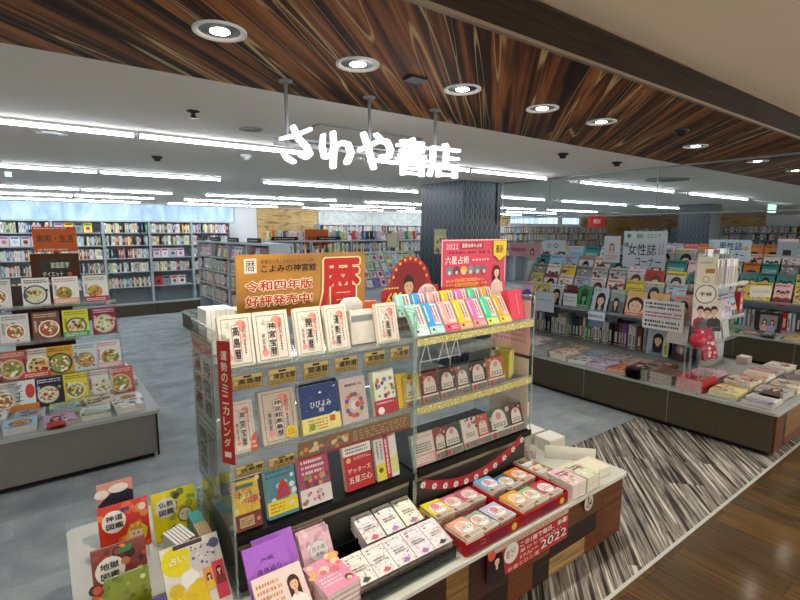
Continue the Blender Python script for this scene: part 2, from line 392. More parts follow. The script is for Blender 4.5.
# glass smoke barrier hanging from the ceiling over the magazine racks
bar = empty('smoke_barrier', 'hanging clear glass smoke barrier across the ceiling right of the navy column', 'glass barrier', (5.06, 2.4, 2.45))
for (a, b_) in ((1.17, 2.46), (2.47, 3.74), (3.75, 4.48)):
    mb = MB(); mb.box(-.004, a-2.4, -.46, .004, b_-2.4, -.012); obj('glass_pane', mb, 'barrier_glass', bar)
mb = MB(); mb.box(-.012, 1.17-2.4, -.016, .012, 4.48-2.4, -.001); obj('top_rail', mb, 'steel_grey', bar)
mb = MB(); mb.box(-.006, 1.17-2.4, -.47, .006, 4.48-2.4, -.46); obj('bottom_rail', mb, 'steel_grey', bar)
for q in (2.465, 3.745):
    mb = MB(); mb.box(-.005, q-2.404, -.46, .005, q-2.396, -.016); obj('joint_seal', mb, 'steel_grey', bar)

# ================================================================ CEILING FITTINGS
rows = [3.66, 6.06, 8.65, 10.14, 11.6]
rn = ['nearest row', 'second row', 'third row', 'fourth row', 'farthest row']
mbT = MB(); mbT.box(-.61, -.011, -.034, .61, .011, -.012)
for e in (-1,): pass
tubeM = mbT.mesh('tube', 'tube_light')
mbH = MB(); mbH.box(-.612, -.03, -.014, .612, .03, 0); mbH.box(-.618, -.018, -.042, -.61, .018, 0); mbH.box(.61, -.018, -.042, .618, .018, 0)
houM = mbH.mesh('housing', 'wall_white')
ordn = ['first', 'second', 'third', 'fourth', 'fifth', 'sixth', 'seventh', 'eighth', 'ninth', 'tenth', 'eleventh', 'twelfth', 'thirteenth', 'fourteenth', 'fifteenth', 'sixteenth', 'seventeenth', 'eighteenth', 'nineteenth', 'twentieth']
ordn += ['twenty-'+x for x in ordn[:9]]+['thirtieth']+['thirty-'+x for x in ordn[:9]]+['fortieth']
colrng = {0: (-1, 4), 1: (-1, 5), 2: (-2, 5), 3: (-2, 5), 4: (-2, 5)}
for r_, y in enumerate(rows):
    i = 0
    for n in range(*colrng[r_]):
        for h in (0, 1):
            xx = -.66+3.02*n+.61+h*1.26+(.14 if n >= 2 else 0)
            if abs(y-4.9) < .5 and 4 < xx < 5.4: continue
            i += 1
            o = empty('ceiling_tube_light', 'lit white linear tube light, %s from left in the %s' % (ordn[i-1], rn[r_]), 'ceiling light', (xx, y, CH-.001), group='linear tube lights on the white ceiling')
            obj('housing', houM, None, o); obj('tube', tubeM, None, o)
# downlights
def downlight(x, y, z, lab, on, grp='downlights in the wood ceiling', r=.085, spot=None, lit='lamp_warm'):
    o = empty('downlight', lab, 'ceiling light', (x, y, z), group=grp)
    mb = MB(); mb.lathe([(r, -.001), (r, -.007), (r-.006, -.009), (r-.018, -.004), (r-.02, -.001)], 28); obj('rim', mb, 'wall_white', o)
    mb = MB(); mb.lathe([(r-.018, -.0015), (r-.04, -.003), (.03, -.0035)], 28); obj('reflector', mb, 'chrome', o)
    mb = MB(); mb.lathe([(.031, -.0045), (.02, -.007), (.001, -.008)], 20); obj('lamp', mb, lit if on else 'steel_grey', o)
    if spot:
        l = bpy.data.lights.new('downlight_spot', 'SPOT'); l.energy = spot; l.spot_size = rad(100); l.spot_blend = .8; l.shadow_soft_size = .05; l.color = (1, .93, .83)
        q = bpy.data.objects.new('downlight_spot', l); C.objects.link(q); q.parent = o; q.location = (0, 0, -.02)
    return o
dl = [(.535, 1.70, 1, 'downlight at far left of the wood ceiling with bright bulb'), (1.06, 1.70, 1, 'downlight in wood ceiling left of the small square plate'), (1.62, 1.70, 1, 'downlight in wood ceiling right of the small square plate'),
      (2.2, 1.70, 0, 'unlit downlight in wood ceiling, nearer side of the sign end'), (2.74, 1.69, 0, 'downlight in wood ceiling, fifth from the left'), (4.07, 1.72, 0, 'downlight in wood ceiling beside the smoke detector'),
      (5.38, 1.73, 0, 'downlight in wood ceiling just beyond the glass barrier'), (6.5, 1.74, 0, 'downlight in wood ceiling, second farthest to the right'), (7.65, 1.72, 0, 'downlight in wood ceiling, farthest to the right')]
for i, (x, y, on, lab) in enumerate(dl): downlight(x, y, CH, lab, True, spot=(46 if i == 0 else 26 if on else 20))
for i, (x, y) in enumerate(((2.9, -.25), (4.6, -.4), (1.0, -.6), (-.9, .1), (6.5, -.4), (2.8, -2.2))):  # unseen lamps added to brighten the corridor and its beige ceiling
    downlight(x, y, CH+.135, 'added unseen corridor downlight in beige ceiling, %s out from the shop' % ordn[i], True, 'added unseen corridor downlights', spot=95)
def small(name, lab, cat, px, y=None, mb=None, mats='metal_dark', z=CH, **k):
    p = at(px[0], px[1], z=z); o = obj(name, mb, mats, None, (p.x, p.y, z+.0012)); tag(o, lab, cat, **k); return o
def det(): return MB().lathe([(.045, -.001), (.045, -.014), (.03, -.02), (.022, -.04), (.001, -.043)], 18)
small('sprinkler_head', 'dark sprinkler head on white ceiling left of the shop sign', 'sprinkler', (193, 111), mb=MB().lathe([(.035, -.001), (.035, -.006), (.012, -.012), (.014, -.035), (.028, -.036), (.001, -.038)], 16), group='ceiling sprinklers')
small('sprinkler_head', 'small dark sprinkler head between first and second tube rows', 'sprinkler', (157, 156.5), mb=det(), group='ceiling sprinklers')
small('sprinkler_head', 'dark sprinkler head on white ceiling above the glass barrier, left one', 'sprinkler', (563, 153.5), mb=det(), group='ceiling sprinklers')
small('sprinkler_head', 'dark sprinkler head above the glass barrier, right one beside wood ceiling', 'sprinkler', (617, 162), mb=det(), group='ceiling sprinklers')
small('smoke_detector', 'white round smoke detector behind the first sign letter', 'smoke detector', (246, 155), mb=det(), mats='wall_white')
small('smoke_detector', 'dark smoke detector in the wood ceiling', 'smoke detector', (681, 130), mb=det(), mats='metal_dark')
small('ceiling_speaker', 'flat round ceiling speaker left of the sign', 'ceiling speaker', (251, 129), mb=MB().lathe([(.075, -.001), (.075, -.006), (.06, -.009), (.05, -.005), (.001, -.006)], 22), mats='steel_grey')
small('ceiling_speaker', 'flat round ceiling plate above the left bookcases', 'ceiling speaker', (52, 134), mb=MB().lathe([(.09, -.001), (.09, -.005), (.001, -.008)], 22), mats='wall_white')
small('air_diffuser', 'large round air diffuser seen through the glass barrier', 'air vent', (668, 179), mb=MB().lathe([(.28, -.001), (.28, -.012), (.22, -.018), (.2, -.006), (.12, -.02), (.1, -.006), (.001, -.015)], 26), mats='steel_grey')
small('ceiling_plate', 'small grey square plate in the wood ceiling between downlights', 'plate', (415, 78), mb=MB().box(-.04, -.035, -.012, .04, .035, 0), mats='metal_dark')
small('motion_sensor', 'tiny green-white sensor on ceiling at far left', 'sensor', (8, 172), mb=MB().box(-.03, -.02, -.05, .03, .02, 0), mats='exit_green')
mb = MB()
for (a, b_) in (((0, 0), (.8, 0)), ((.8, 0), (.8, .6)), ((.8, .6), (0, .6)), ((0, .6), (0, 0))):
    mb.tube((a[0], a[1], -.004), (b_[0], b_[1], -.004), .0065, 6)
p = at(312, 124, z=CH); o = obj('access_hatch', mb, 'steel_grey', None, (p.x+.02, p.y-.05, CH)); tag(o, 'square access hatch outline in white ceiling behind the sign', 'ceiling hatch')
mb = MB(); mb.box(-.3, -.002, -.12, .3, .002, -.01); o = obj('exit_sign', MB().box(-.18, -.03, -.2, .18, .03, -.02), 'exit_green', None, (13.6, 4.0, CH)); tag(o, 'small pale green exit light under far ceiling at right', 'exit sign')

# ================================================================ SHOP SIGN
sg = empty('shop_sign', 'glowing white hanging shop sign with five Japanese characters', 'sign', (1.4, 2.03, CH))
def sgp(cx_, cy_): q = at(270+cx_/4, 110+cy_/4, y=2.03); return (q.x-1.4, q.z-CH)
strokes = {'さ': [[(46, 114, 10), (100, 102, 14), (158, 78, 12)], [(92, 68, 12), (115, 115, 14), (146, 148, 15), (158, 176, 15), (146, 190, 12), (120, 180, 8)], [(52, 165, 13), (68, 192, 14), (95, 208, 11)]],
           'わ': [[(252, 92, 12), (256, 150, 13), (252, 226, 14)], [(213, 100, 9), (208, 145, 12), (217, 186, 13), (232, 190, 9), (254, 158, 9), (284, 130, 11), (312, 138, 14), (324, 172, 14), (308, 208, 15)]],
           'や': [[(362, 158, 13), (400, 142, 12), (440, 122, 12), (468, 128, 13), (482, 158, 13), (476, 186, 12), (445, 186, 10)], [(374, 96, 12), (392, 150, 13), (414, 230, 13)], [(424, 98, 9), (446, 122, 11)]]}
def flat(mb, pts):
    n_ = len(pts); k_ = len(mb.v); mb.v += [(x, -.015, z) for x, z in pts]+[(x, .015, z) for x, z in pts]
    fs_ = [tuple(range(k_, k_+n_)), tuple(range(k_+2*n_-1, k_+n_-1, -1))]+[(k_+i, k_+(i+1) % n_, k_+n_+(i+1) % n_, k_+n_+i) for i in range(n_)]
    for f in fs_: mb.f.append(f); mb.c.append((1, 1, 1, 1)); mb.m.append(0); mb.sm.append(False)
for ch, sts in strokes.items():
    mb = MB()
    for st_ in sts:
        P3 = [sgp(x, y)+(r*.25/160,) for x, y, r in st_]
        P3 = [(x, z, abs(sgp(st_[i][0]+st_[i][2]*.6, st_[i][1])[0]-x)) for i, (x, z, _) in enumerate(P3)]
        for x, z, r in P3: flat(mb, [(x+r*math.cos(t*.3927), z+r*math.sin(t*.3927)) for t in range(16)])
        for (xa, za, ra), (xb, zb_, rb) in zip(P3, P3[1:]):
            L_ = math.hypot(xb-xa, zb_-za); nx, nz = -(zb_-za)/L_, (xb-xa)/L_
            flat(mb, [(xa+nx*ra, za+nz*ra), (xa-nx*ra, za-nz*ra), (xb-nx*rb, zb_-nz*rb), (xb+nx*rb, zb_+nz*rb)])
    obj('letter', mb, 'sign_light', sg)
for ch, u0, u1, v0, v1 in (('書', 397, 427, 138, 176), ('店', 428, 459, 143, 178)):
    vs, fs, x0, x1, y0, y1 = glyph(ch); bb = .005; x0 -= bb; x1 += bb; y0 -= bb; y1 += bb
    a = at(u0, (v0+v1)/2, y=2.03); b_ = at(u1, (v0+v1)/2, y=2.03); t = at((u0+u1)/2, v0, y=2.03); q = at((u0+u1)/2, v1, y=2.03)
    mb = MB(); sx = (b_.x-a.x)/(x1-x0); sz = (t.z-q.z)/(y1-y0)
    for ox, oy in ((0, 0), (bb, 0), (-bb, 0), (0, bb*.7), (0, -bb*.7)):
        for f in fs: flat(mb, [((vs[i][0]+ox-x0)*sx+a.x-1.4, (vs[i][1]+oy-y0)*sz+q.z-CH) for i in f])
    obj('letter', mb, 'sign_light', sg)
for x in (.92, 1.35, 1.77):
    mb = MB(); mb.tube((x-1.4, .035, 0), (x-1.4, .035, -.27), .008, 10); mb.tube((x-1.4, .035, 0), (x-1.4, .035, -.006), .03, 14); obj('hanging_rod', mb, 'steel_grey', sg)
mb = MB(); mb.box(.86-1.4, .03, -.275, 1.93-1.4, .042, -.263); mb.box(.86-1.4, .03, -.245, 1.93-1.4, .042, -.238); obj('rail', mb, 'steel_grey', sg)

# ================================================================ BOOK KIT
def hexs(*a): return list(a)
PAL = {'white': '#E9E7E1', 'cream': '#E6DCC2', 'pale grey': '#BFC2C2', 'grey': '#8A8D90', 'black': '#26262A', 'navy': '#26355C', 'blue': '#3D74B5', 'pale blue': '#A5C8E0', 'teal': '#2F8C8A',
       'mint': '#9AD8C6', 'green': '#3E8F4E', 'pale green': '#B5D3A0', 'yellow': '#E8CF3A', 'pale yellow': '#EFE6A0', 'orange': '#DC7A2C', 'red': '#BE2B2E', 'dark red': '#7C2228', 'pink': '#E38FA6', 'pale pink': '#EBC6CB',
       'purple': '#8457A8', 'lilac': '#C5B0DA', 'brown': '#74503A', 'beige': '#C8B494', 'magenta': '#C23A7E'}
PN = list(PAL)
def book_parts(w, h, t, a, spine, side=1, back=None):
    pg = MB(); pg.box(-w/2+.002, .001, .002, w/2-.002, t-.001, h-.002)
    cv = MB(); bg = a.bg if a else spine
    cv.box(-w/2, 0, 0, w/2, .001, h, bg); cv.box(-w/2, t-.001, 0, w/2, t, h, back or bg)
    if side > 0: cv.box(w/2-.001, .001, 0, w/2, t-.001, h, spine)
    else: cv.box(-w/2, .001, 0, -w/2+.001, t-.001, h, spine)
    if a: cv.art(a)
    return pg, cv
_bm = {}
def book(label, cat, loc, lean, rz, w, h, t, a, spine, group=None, parts=True, side=1, band=None, name='book', key=None, copies=0, roll=0):
    """one book standing / leaning / lying; origin at the lower front edge of its cover"""
    l = rad(lean); z = loc[2]+t*math.sin(l)+.0008
    if parts:
        if key and key in _bm: ms = _bm[key]
        else:
            pg, cv = book_parts(w, h, t, a, spine, side); ms = [('page_block', pg.mesh('page_block', 'pages')), ('cover', cv.mesh('cover', 'cover'))]
            if band:
                bh, bc, ba = band; bb = MB(); bb.box(-w/2-.0006, -.0022, 0, w/2+.0006, -.0016 if 0 else -.0012, bh, bc)
                bb.box(w/2+.0001, -.0012, 0, w/2+.0006, t, bh, bc); bb.box(-w/2-.0006, -.0012, 0, -w/2-.0001, t, bh, bc)
                if ba: bb.art(ba, -.0022)
                ms.append(('paper_band', bb.mesh('paper_band', 'cover')))
            if key: _bm[key] = ms
        o = empty(name, label, cat, (loc[0], loc[1], z), (-l, roll, rz), group)
        cvo = None
        for nm, me in ms:
            q_ = obj(nm, me, None, cvo if nm == 'paper_band' else o)
            if nm == 'cover': cvo = q_
    else:
        if key and key in _bm: me = _bm[key]
        else:
            pg, cv = book_parts(w, h, t, a, spine, side); k_ = len(pg.v)
            cv.f += [tuple(i+len(cv.v) for i in f) for f in pg.f]; cv.v += pg.v; cv.c += pg.c; cv.m += [1]*len(pg.f); cv.sm += pg.sm
            me = cv.mesh(name, ['cover', 'pages'])
            if key: _bm[key] = me
        o = obj(name, me, None, None, (loc[0], loc[1], z), (-l, roll, rz)); tag(o, label, cat, group)
    return o
def mag_art(kind, c, c2='#C23A7E', w=.21, h=.28, title=None):
    a = Art(w, h, c); dark = sum(lin(c)[:3]) < .6; ink = '#F2F0EA' if dark else '#26262A'
    if kind in ('woman', 'man'):
        a.rect(.0, .0, 1, .82, R.choice(['#C9C6C4', '#B8C2CC', '#D8CCC4', '#A8A4A0', '#D0D6DA'])) if R.random() < .6 else None
        for q in range(2): a.lines(.03, .5-.2*q, .28, .62-.2*q, 2, c2); a.lines(.74, .1+.15*q, .97, .2+.15*q, 2, ink)
    if kind == 'woman': a.person(.55, .52, .95, R.choice(['#1C1310', '#3A2218', '#5A3620']), R.choice(['#8E3E50', '#E8E2DA', '#39506E', '#26262A'])); a.lines(.05, .1, .3, .55, 6, ink, vert=False)
    elif kind == 'group':
        for i, x in enumerate((.25, .5, .76)): a.person(x, .5-.04*(i % 2), .55, '#1C1310', R.choice(['#26262A', '#6C6C70', '#94323C']), long=False)
        a.lines(.08, .03, .9, .14, 2, ink)
    elif kind == 'man': a.person(.5, .5, .95, '#15100E', R.choice(['#26262A', '#8E8E8A', '#2E3F66']), long=False); a.lines(.06, .08, .4, .3, 4, c2)
    elif kind == 'dish': a.dish(.5, .42, .36, R.choice(['#F0EEE6', '#2C3A5A', '#2A2A2A'])); a.lines(.08, .03, .92, .12, 1, ink)
    elif kind == 'photo':
        mut = ['#8A8078', '#C9BEB0', '#5A5048', '#E3DCD2', '#A86A5A', '#6A7A8A', '#D8A890', '#3A3634', '#B8A8B8', c2]
        a.k += 1
        for i in range(26):
            x, y = R.uniform(.0, .8), R.uniform(0, .8); a.rect(x, y, min(1, x+R.uniform(.05, .28)), min(.82, y+R.uniform(.03, .16)), R.choice(mut), same=(i % 5 != 0))
        a.person(R.uniform(.35, .65), .5, R.uniform(.5, .8), R.choice(['#2A1C16', '#4A2E20']), R.choice(mut)) if R.random() < .2 else None
        for q in range(3): a.lines(.04, .06+.16*q, .5, .16+.16*q, 2, R.choice(['#F4F0EA', c2, '#26262A', '#C83A5A']))
    elif kind == 'car': a.poly([(.1, .35), (.18, .5), (.4, .62), (.72, .6), (.9, .45), (.92, .33)], c2); a.disc(.28, .34, .09, '#151515'); a.disc(.75, .34, .09, '#151515', same=True); a.lines(.1, .08, .9, .24, 3, ink)
    elif kind == 'pattern': a.dots(.08, .08, .92, .75, 26, [c2, '#E8CF3A', '#3D74B5', '#E38FA6', '#3E8F4E'], .03, .09); a.lines(.1, .3, .9, .5, 2, ink)
    else: a.rect(.0, .0, 1, .35, c2); a.lines(.1, .4, .9, .7, 4, ink); a.lines(.1, .08, .9, .3, 3, '#F2F0EA')
    a.lines(.05, .82, .95, .97, 1, c2 if title is None else title); a.k += 1
    return a
MK = []
for i in range(34):
    kd = ['woman', 'photo', 'group', 'woman', 'photo', 'man', 'text', 'photo', 'woman', 'car', 'photo', 'group'][i % 12]; nm = R.choice(['white', 'pale grey', 'pale grey', 'white', 'pale pink', 'cream', 'pale blue', 'grey', 'beige', 'lilac', 'white', 'pale grey', 'red', 'teal', 'brown', 'yellow', 'pale blue', 'white'])
    c2n = R.choice(['red', 'magenta', 'blue', 'black', 'orange', 'purple', 'green', 'brown', 'dark red']); MK.append((kd, nm, c2n, mag_art(kd, PAL[nm], PAL[c2n])))
KW = {'woman': 'portrait', 'group': 'group-photo', 'man': 'portrait', 'car': 'car', 'pattern': 'dotted', 'dish': 'food', 'text': 'two-tone', 'photo': 'collage'}
KD = {'woman': 'a portrait', 'group': 'three people', 'man': 'a short-haired portrait', 'car': 'a car', 'pattern': 'dotted artwork', 'dish': 'a dish of food', 'text': 'two-tone blocks'}

# ================================================================ MAIN DISPLAY TABLE
TZ = .40
tb = empty('display_table', 'low display table with pale top and patchwork wood front', 'table', (1.35, 2.0, 0))
mb = MB(); pts = []
x0, x1, y0, y1, r = 0.0, 2.70, 1.365, 2.66, .035
for cx, cy, a0 in ((x1-r, y1-r, 0), (x0+r, y1-r, 90), (x0+r, y0+r, 180), (x1-r, y0+r, 270)):
    for q in range(5): t = rad(a0+q*22.5); pts.append((cx+r*math.cos(t)-1.35, cy+r*math.sin(t)-2.0))
mb.prism(pts, 'z', TZ-.022, TZ); bev(obj('table_top', mb, 'table_top', tb), .003, 2)
mb = MB(); tones = {'d': '#3E2417', 'm': '#67401F', 'l': '#A58354', 'r': '#703C20', 'k': '#2C1B13', 'y': '#8C6837'}
X0, X1, Y0, Y1 = .03, 2.67, 1.39, 2.635
def mosaic(mb, a0, a1, z0, z1, layout, mk):
    for (u0, u1, w0, w1, t) in layout: mk(mb, a0+(a1-a0)*u0, a0+(a1-a0)*u1, z0+(z1-z0)*w0, z0+(z1-z0)*w1, lin(tones[t]))
fl = [(0, .12, 0, .5, 'm'), (0, .12, .5, 1, 'd'), (.12, .2, 0, 1, 'k'), (.2, .38, .6, 1, 'm'), (.2, .3, 0, .6, 'd'), (.3, .38, 0, .6, 'y'), (.38, .47, 0, 1, 'd'), (.47, .52, 0, 1, 'y'), (.52, .62, .35, 1, 'd'), (.52, .62, 0, .35, 'k'),
      (.62, .69, 0, 1, 'r'), (.69, .74, .4, 1, 'm'), (.69, .74, 0, .4, 'k'), (.74, .92, .62, 1, 'm'), (.74, .9, .3, .62, 'k'), (.74, .86, 0, .3, 'l'), (.86, .92, 0, .3, 'r'), (.9, .92, .3, .62, 'r'), (.92, 1, 0, 1, 'r')]
def mk(mb, a, b_, z0, z1, c): mb.box(a-1.35+.0006, Y0-2.0-.008, z0+.0006, b_-1.35-.0006, Y0-2.0, z1-.0006, c)
mosaic(mb, X0, X1, .03, TZ-.022, fl, mk)
def mk(mb, a, b_, z0, z1, c): mb.box(X1-1.35, a-2.0+.0006, z0+.0006, X1-1.35+.008, b_-2.0-.0006, z1-.0006, c)
mosaic(mb, Y0, Y1, .03, TZ-.022, [(0, .25, 0, .7, 'r'), (0, .25, .7, 1, 'k'), (.25, .6, 0, .4, 'l'), (.25, .6, .4, 1, 'd'), (.6, 1, 0, 1, 'm')], mk)
obj('wood_cladding', mb, 'mosaic_wood', tb)
mb = MB(); mb.box(X0-1.35, Y0-2.0, .03, X1-1.35, Y1-2.0, TZ-.022); obj('cabinet_body', mb, 'stage_face', tb)
mb = MB(); mb.box(X0-1.31, Y0-1.96, 0, X1-1.39, Y1-2.04, .03); obj('plinth', mb, 'black', tb)

# ================================================================ ACRYLIC RACKS
RY0, RY1 = 1.74, 2.20
def rack(x0, x1, label, strips, black=True, zt=1.43):
    o = empty('acrylic_display_rack', label, 'display rack', ((x0+x1)/2, RY0, TZ+.0005)); cx = (x0+x1)/2
    for x in (x0, x1-.006):
        mb = MB(); mb.box(x-cx, 0, 0, x+.006-cx, RY1-RY0, zt-TZ); obj('side_panel', mb, 'acrylic', o)
        mb = MB(); mb.box(x-cx-.001, -.004, 0, x+.007-cx, 0, zt-TZ); mb.box(x-cx-.001, 0, zt-TZ, x+.007-cx, RY1-RY0, zt-TZ+.004); obj('panel_edge', mb, 'acrylic_edge', o)
    for i, z in enumerate((1.30, .965)):
        mb = MB(); mb.box(x0+.007-cx, .0, z-TZ-.006, x1-.007-cx, RY1-RY0-.01, z-TZ); mb.box(x0+.007-cx, -.004, z-TZ-.006, x1-.007-cx, 0, z-TZ+.018)
        obj('shelf', mb, 'acrylic_shelf', o)
        if strips:
            mb = MB(); mb.box(x0+.007-cx, -.0065, z-TZ-.03, x1-.012-cx, -.0045, z-TZ+.004); q = obj('glitter_strip', mb, 'gold_strip', o)
    mb = MB(); mb.box(x0+.007-cx, -.012, .65-TZ-.012, x1-.007-cx, RY1-RY0-.02, .65-TZ-.002); mb.box(x0+.007-cx, -.016, .65-TZ-.03, x1-.007-cx, -.012, .65-TZ+.004); obj('shelf', mb, 'black', o); tag(C.objects[-1], None) if 0 else None
    mb = MB(); mb.box(x0+.02-cx, .02, .0, x1-.02-cx, RY1-RY0-.03, .65-TZ-.0125); obj('riser_box', mb, 'riser', o)
    mb = MB(); mb.box(x0+.02-cx, .014, .65-TZ-.068, x1-.02-cx, .0195, .65-TZ-.034); obj('riser_band', mb, 'riser_band', o)
    return o, cx
rk1, c1_ = rack(.51, 1.378, 'left clear acrylic rack of almanacs with gold title cards and black bottom shelf', False)
rk2, c2_ = rack(1.384, 2.25, 'right clear acrylic rack with gold glitter shelf strips holding planners', True, zt=1.44)
def card(u0, u1, v0, v1, txt, bgc='#B39A55'):
    a = at(u0, v1, y=RY0-.005); b_ = at(u1, v0, y=RY0-.005); w = b_.x-a.x; h = b_.z-a.z
    A = Art(w, h, bgc); A.frame(.01, .01, .99, .99, '#7A2A20', .012); A.rect(.03, .72, .97, .95, '#C9B878'); A.text(txt, .2, .36, .94, .72, '#15120E', .03); A.disc(.12, .5, .06, '#C9BE94'); A.lines(.08, .08, .92, .32, 2, '#4E4224'); A.rect(.36, .78, .62, .9, '#2A241A')
    m = MB(); m.box(-w/2, 0, 0, w/2, .001, h, bgc); m.art(A); return obj('title_card', m, 'cover', rk1, ((a.x+b_.x)/2-c1_, -.0075, a.z-TZ-.0005))
for c_ in ((231.8, 262.5, 371, 392, '高島暦'), (268, 296, 365, 387, '神宮宝暦'), (303, 328.5, 359, 381, '開運暦'), (334, 357.5, 354, 374, '運勢暦'), (363.5, 385, 349, 367.5, '家庭暦'), (389.5, 409, 345, 362, '九星暦')): card(*c_)
for c_ in ((235, 264, 459, 479, '吉象暦'), (268, 295, 451, 471, '九星本暦')): card(*c_)
a = at(298, 465, y=RY0-.005); b_ = at(410, 414, y=RY0-.005); w = b_.x-a.x; z0 = .885
A = Art(w, .075, '#8A6A50'); A.rect(0, .0, 1, .12, '#9A3A30'); A.dots(.02, .2, .4, .8, 26, ['#C9A23A', '#D8C8A0', '#B0624A', '#5A6A8A'], .012, .022); A.lines(.45, .2, .98, .85, 4, '#B59A78')
m = MB(); m.box(-w/2, 0, 0, w/2, .001, .075, '#8A6A50'); m.art(A); obj('illustrated_strip', m, 'cover', rk1, ((a.x+b_.x)/2-c1_, -.0075, z0-TZ))
# end poster inside the right panel (pink)
A = Art(.30, .32, '#E9B9AE'); A.lines(.1, .2, .9, .8, 6, '#D28E8A'); m = MB(); m.box(-.15, 0, 0, .15, .001, .32, '#E9B9AE'); m.art(A)
obj('pink_side_sheet', m, 'cover', rk2, (2.25-.008-c2_, .17, 1.09-TZ), (0, 0, rad(-90)))
m = MB(); m.box(-.15, 0, 0, .15, .001, .5, '#E7D5C4'); obj('pink_side_sheet', m, 'cover', rk2, (2.25-.008-c2_, .17, .57-TZ), (0, 0, rad(-90)))
# left panel outside: calligraphy sheets in a sleeve + red strip
sl = empty('poster_sleeve', 'clear sleeve of brushwork sheets on the left rack side with pink heading', 'poster', (.5085, 1.80, 1.0))
A = Art(.30, .36, '#C9C5B8'); A.frame(.03, .02, .97, .98, '#3A3A38', .015); A.rect(.05, .82, .95, .93, '#D98A96'); A.lines(.12, .84, .88, .91, 1, '#A8324A'); A.vtext('運勢暦', .1, .1, .42, .78, '#22201E', .02); A.vtext('神宮館', .55, .1, .88, .78, '#22201E', .02)
m = MB(); m.box(-.15, 0, 0, .15, .001, .36, '#C9C5B8'); m.art(A); obj('sheet', m, 'cover', sl, (-.003, .235, .02), (0, 0, rad(-90)))
A = Art(.30, .26, '#BDBAB0'); A.frame(.03, .02, .97, .98, '#3A3A38', .015); A.vtext('開運暦', .15, .1, .5, .9, '#22201E', .02); A.lines(.6, .1, .9, .9, 3, '#55524C', vert=True)
m = MB(); m.box(-.15, 0, 0, .15, .001, .26, '#BDBAB0'); m.art(A); obj('sheet', m, 'cover', sl, (-.003, .235, -.25), (0, 0, rad(-90)))
m = MB(); m.box(-.007, .08, -.26, -.0055, .39, .39); m.box(-.0025, .08, -.26, .0013, .39, .39); obj('sleeve_front', m, 'acrylic', sl)
A = Art(.06, .46, '#B4352A'); A.vtext('運勢のミニカレンダー', .25, .05, .75, .93, '#F0DDD0', .03)
m = MB(); m.box(-.03, 0, 0, .03, .002, .46, '#B4352A'); m.art(A); o = obj('hanging_banner', m, 'cover', None, (.500, 1.722, .96), (0, 0, rad(-60))); tag(o, 'narrow red vertical banner with white lettering at left rack edge', 'banner')

# ---- almanac covers
def almanac(w, h, txt, bg='#E6E0D0', sticker=None):
    a = Art(w, h, bg); a.frame(.09, .05, .91, .95, '#6B4A3A', .014); a.disc(.66, .80, .17, '#E79A88'); a.disc(.68, .55, .15, '#F0C3B4', same=True); a.disc(.26, .2, .09, '#E79A88', same=True)
    a.rect(.38, .12, .62, .82, '#EFE3D4'); a.frame(.38, .12, .62, .82, '#8A4A40', .012); a.vtext(txt, .40, .13, .60, .81, '#1C1A1A', .03); a.vtext('令和四年', .70, .55, .80, .88, '#A8382E'); a.lines(.70, .2, .78, .52, 1, '#55443C', vert=True); a.vtext('神宮館', .2, .25, .29, .6, '#3A2E2A'); a.disc(.28, .84, .05, '#C9CBB0')
    if sticker == 'fan': a.poly([(.72, .0), (1.0, .0), (1.02, .38), (.8, .26)], '#DD4A2A'); a.lines(.8, .05, .98, .22, 2, '#F6D6C0')
    if sticker == 'sun': a.disc(.80, .16, .17, '#E3C21E', 22); a.lines(.7, .1, .92, .22, 3, '#8A7418')
    return a
def faceout(u0, u1, v, y, z, lean, h, t, a_fn, label, cat='book', grp=None, **k):
    xa = at(u0, v, y=y).x; xb = at(u1, v, y=y).x; w = xb-xa-.004; a = a_fn(w, h)
    return book(label, cat, ((xa+xb)/2, y, z), lean, 0, w, h, t, a, k.pop('spine', a.bg), grp, **k), (xa+xb)/2, w
G1 = 'white almanacs on the top acrylic shelf'
Z1 = 1.3015
for i, (u0, u1, v, tx, lb) in enumerate(((222, 256.5, 365, '高島暦', 'first from left, beside the red strip'), (257.5, 292.5, 361, '神宮宝暦', 'second from left on the top shelf'), (299, 325.5, 355, '開運暦', 'third from left under the gold banner'), (329, 351, 351, '運勢暦', 'fourth, under the big red character'), (380, 400, 341, '九星暦', 'last one, beside the mint planner'))):
    for c_ in (1, 0):
        o, xc, w = faceout(u0, u1, v, 1.752+c_*.034, Z1, 13, .19 if i < 4 else .175, .026, lambda w, h: almanac(w, h, tx), 'white almanac with black title column, '+lb if not c_ else 'rear copy behind the white almanac, '+lb, grp=G1, key='alm%d' % i, cat='almanac', name='almanac')
# grey acrylic easel with white envelope pad in the gap
mb = MB(); mb.box(-.06, 0, 0, .06, .05, .15, '#DCD9CC'); mb.box(-.055, -.001, .10, .055, 0, .125, '#8A8F8C'); mb.box(-.055, -.001, .128, .055, 0, .148, '#EDE8D8')
o = obj('leaflet_box', mb, 'matt_print', None, (at(364, 345, y=1.80).x, 1.80, Z1+.001), (rad(-8), 0, 0)); o.location.z += .008; tag(o, 'pale leaflet box in the gap between the top shelf almanacs', 'box')
mb = MB(); mb.box(-.055, 0, 0, .055, .03, .13, '#E8E4DA'); mb.prism([(-.055, .13), (.055, .13), (.03, .15), (-.03, .15)], 'y', 0, .03, '#E8E4DA')
o = obj('white_package', mb, 'matt_print', None, (1.16, 1.93, Z1+.001)); o.scale = (1, 1, 1.3); tag(o, 'white rounded package behind the gold banner right edge', 'package')
mb = MB(); mb.box(-.04, 0, 0, .04, .02, .17, '#DB6A3A'); o = obj('orange_book', mb, 'cover', None, (1.27, 1.95, Z1+.001)); tag(o, 'orange book end standing between banner and red dome poster', 'book')
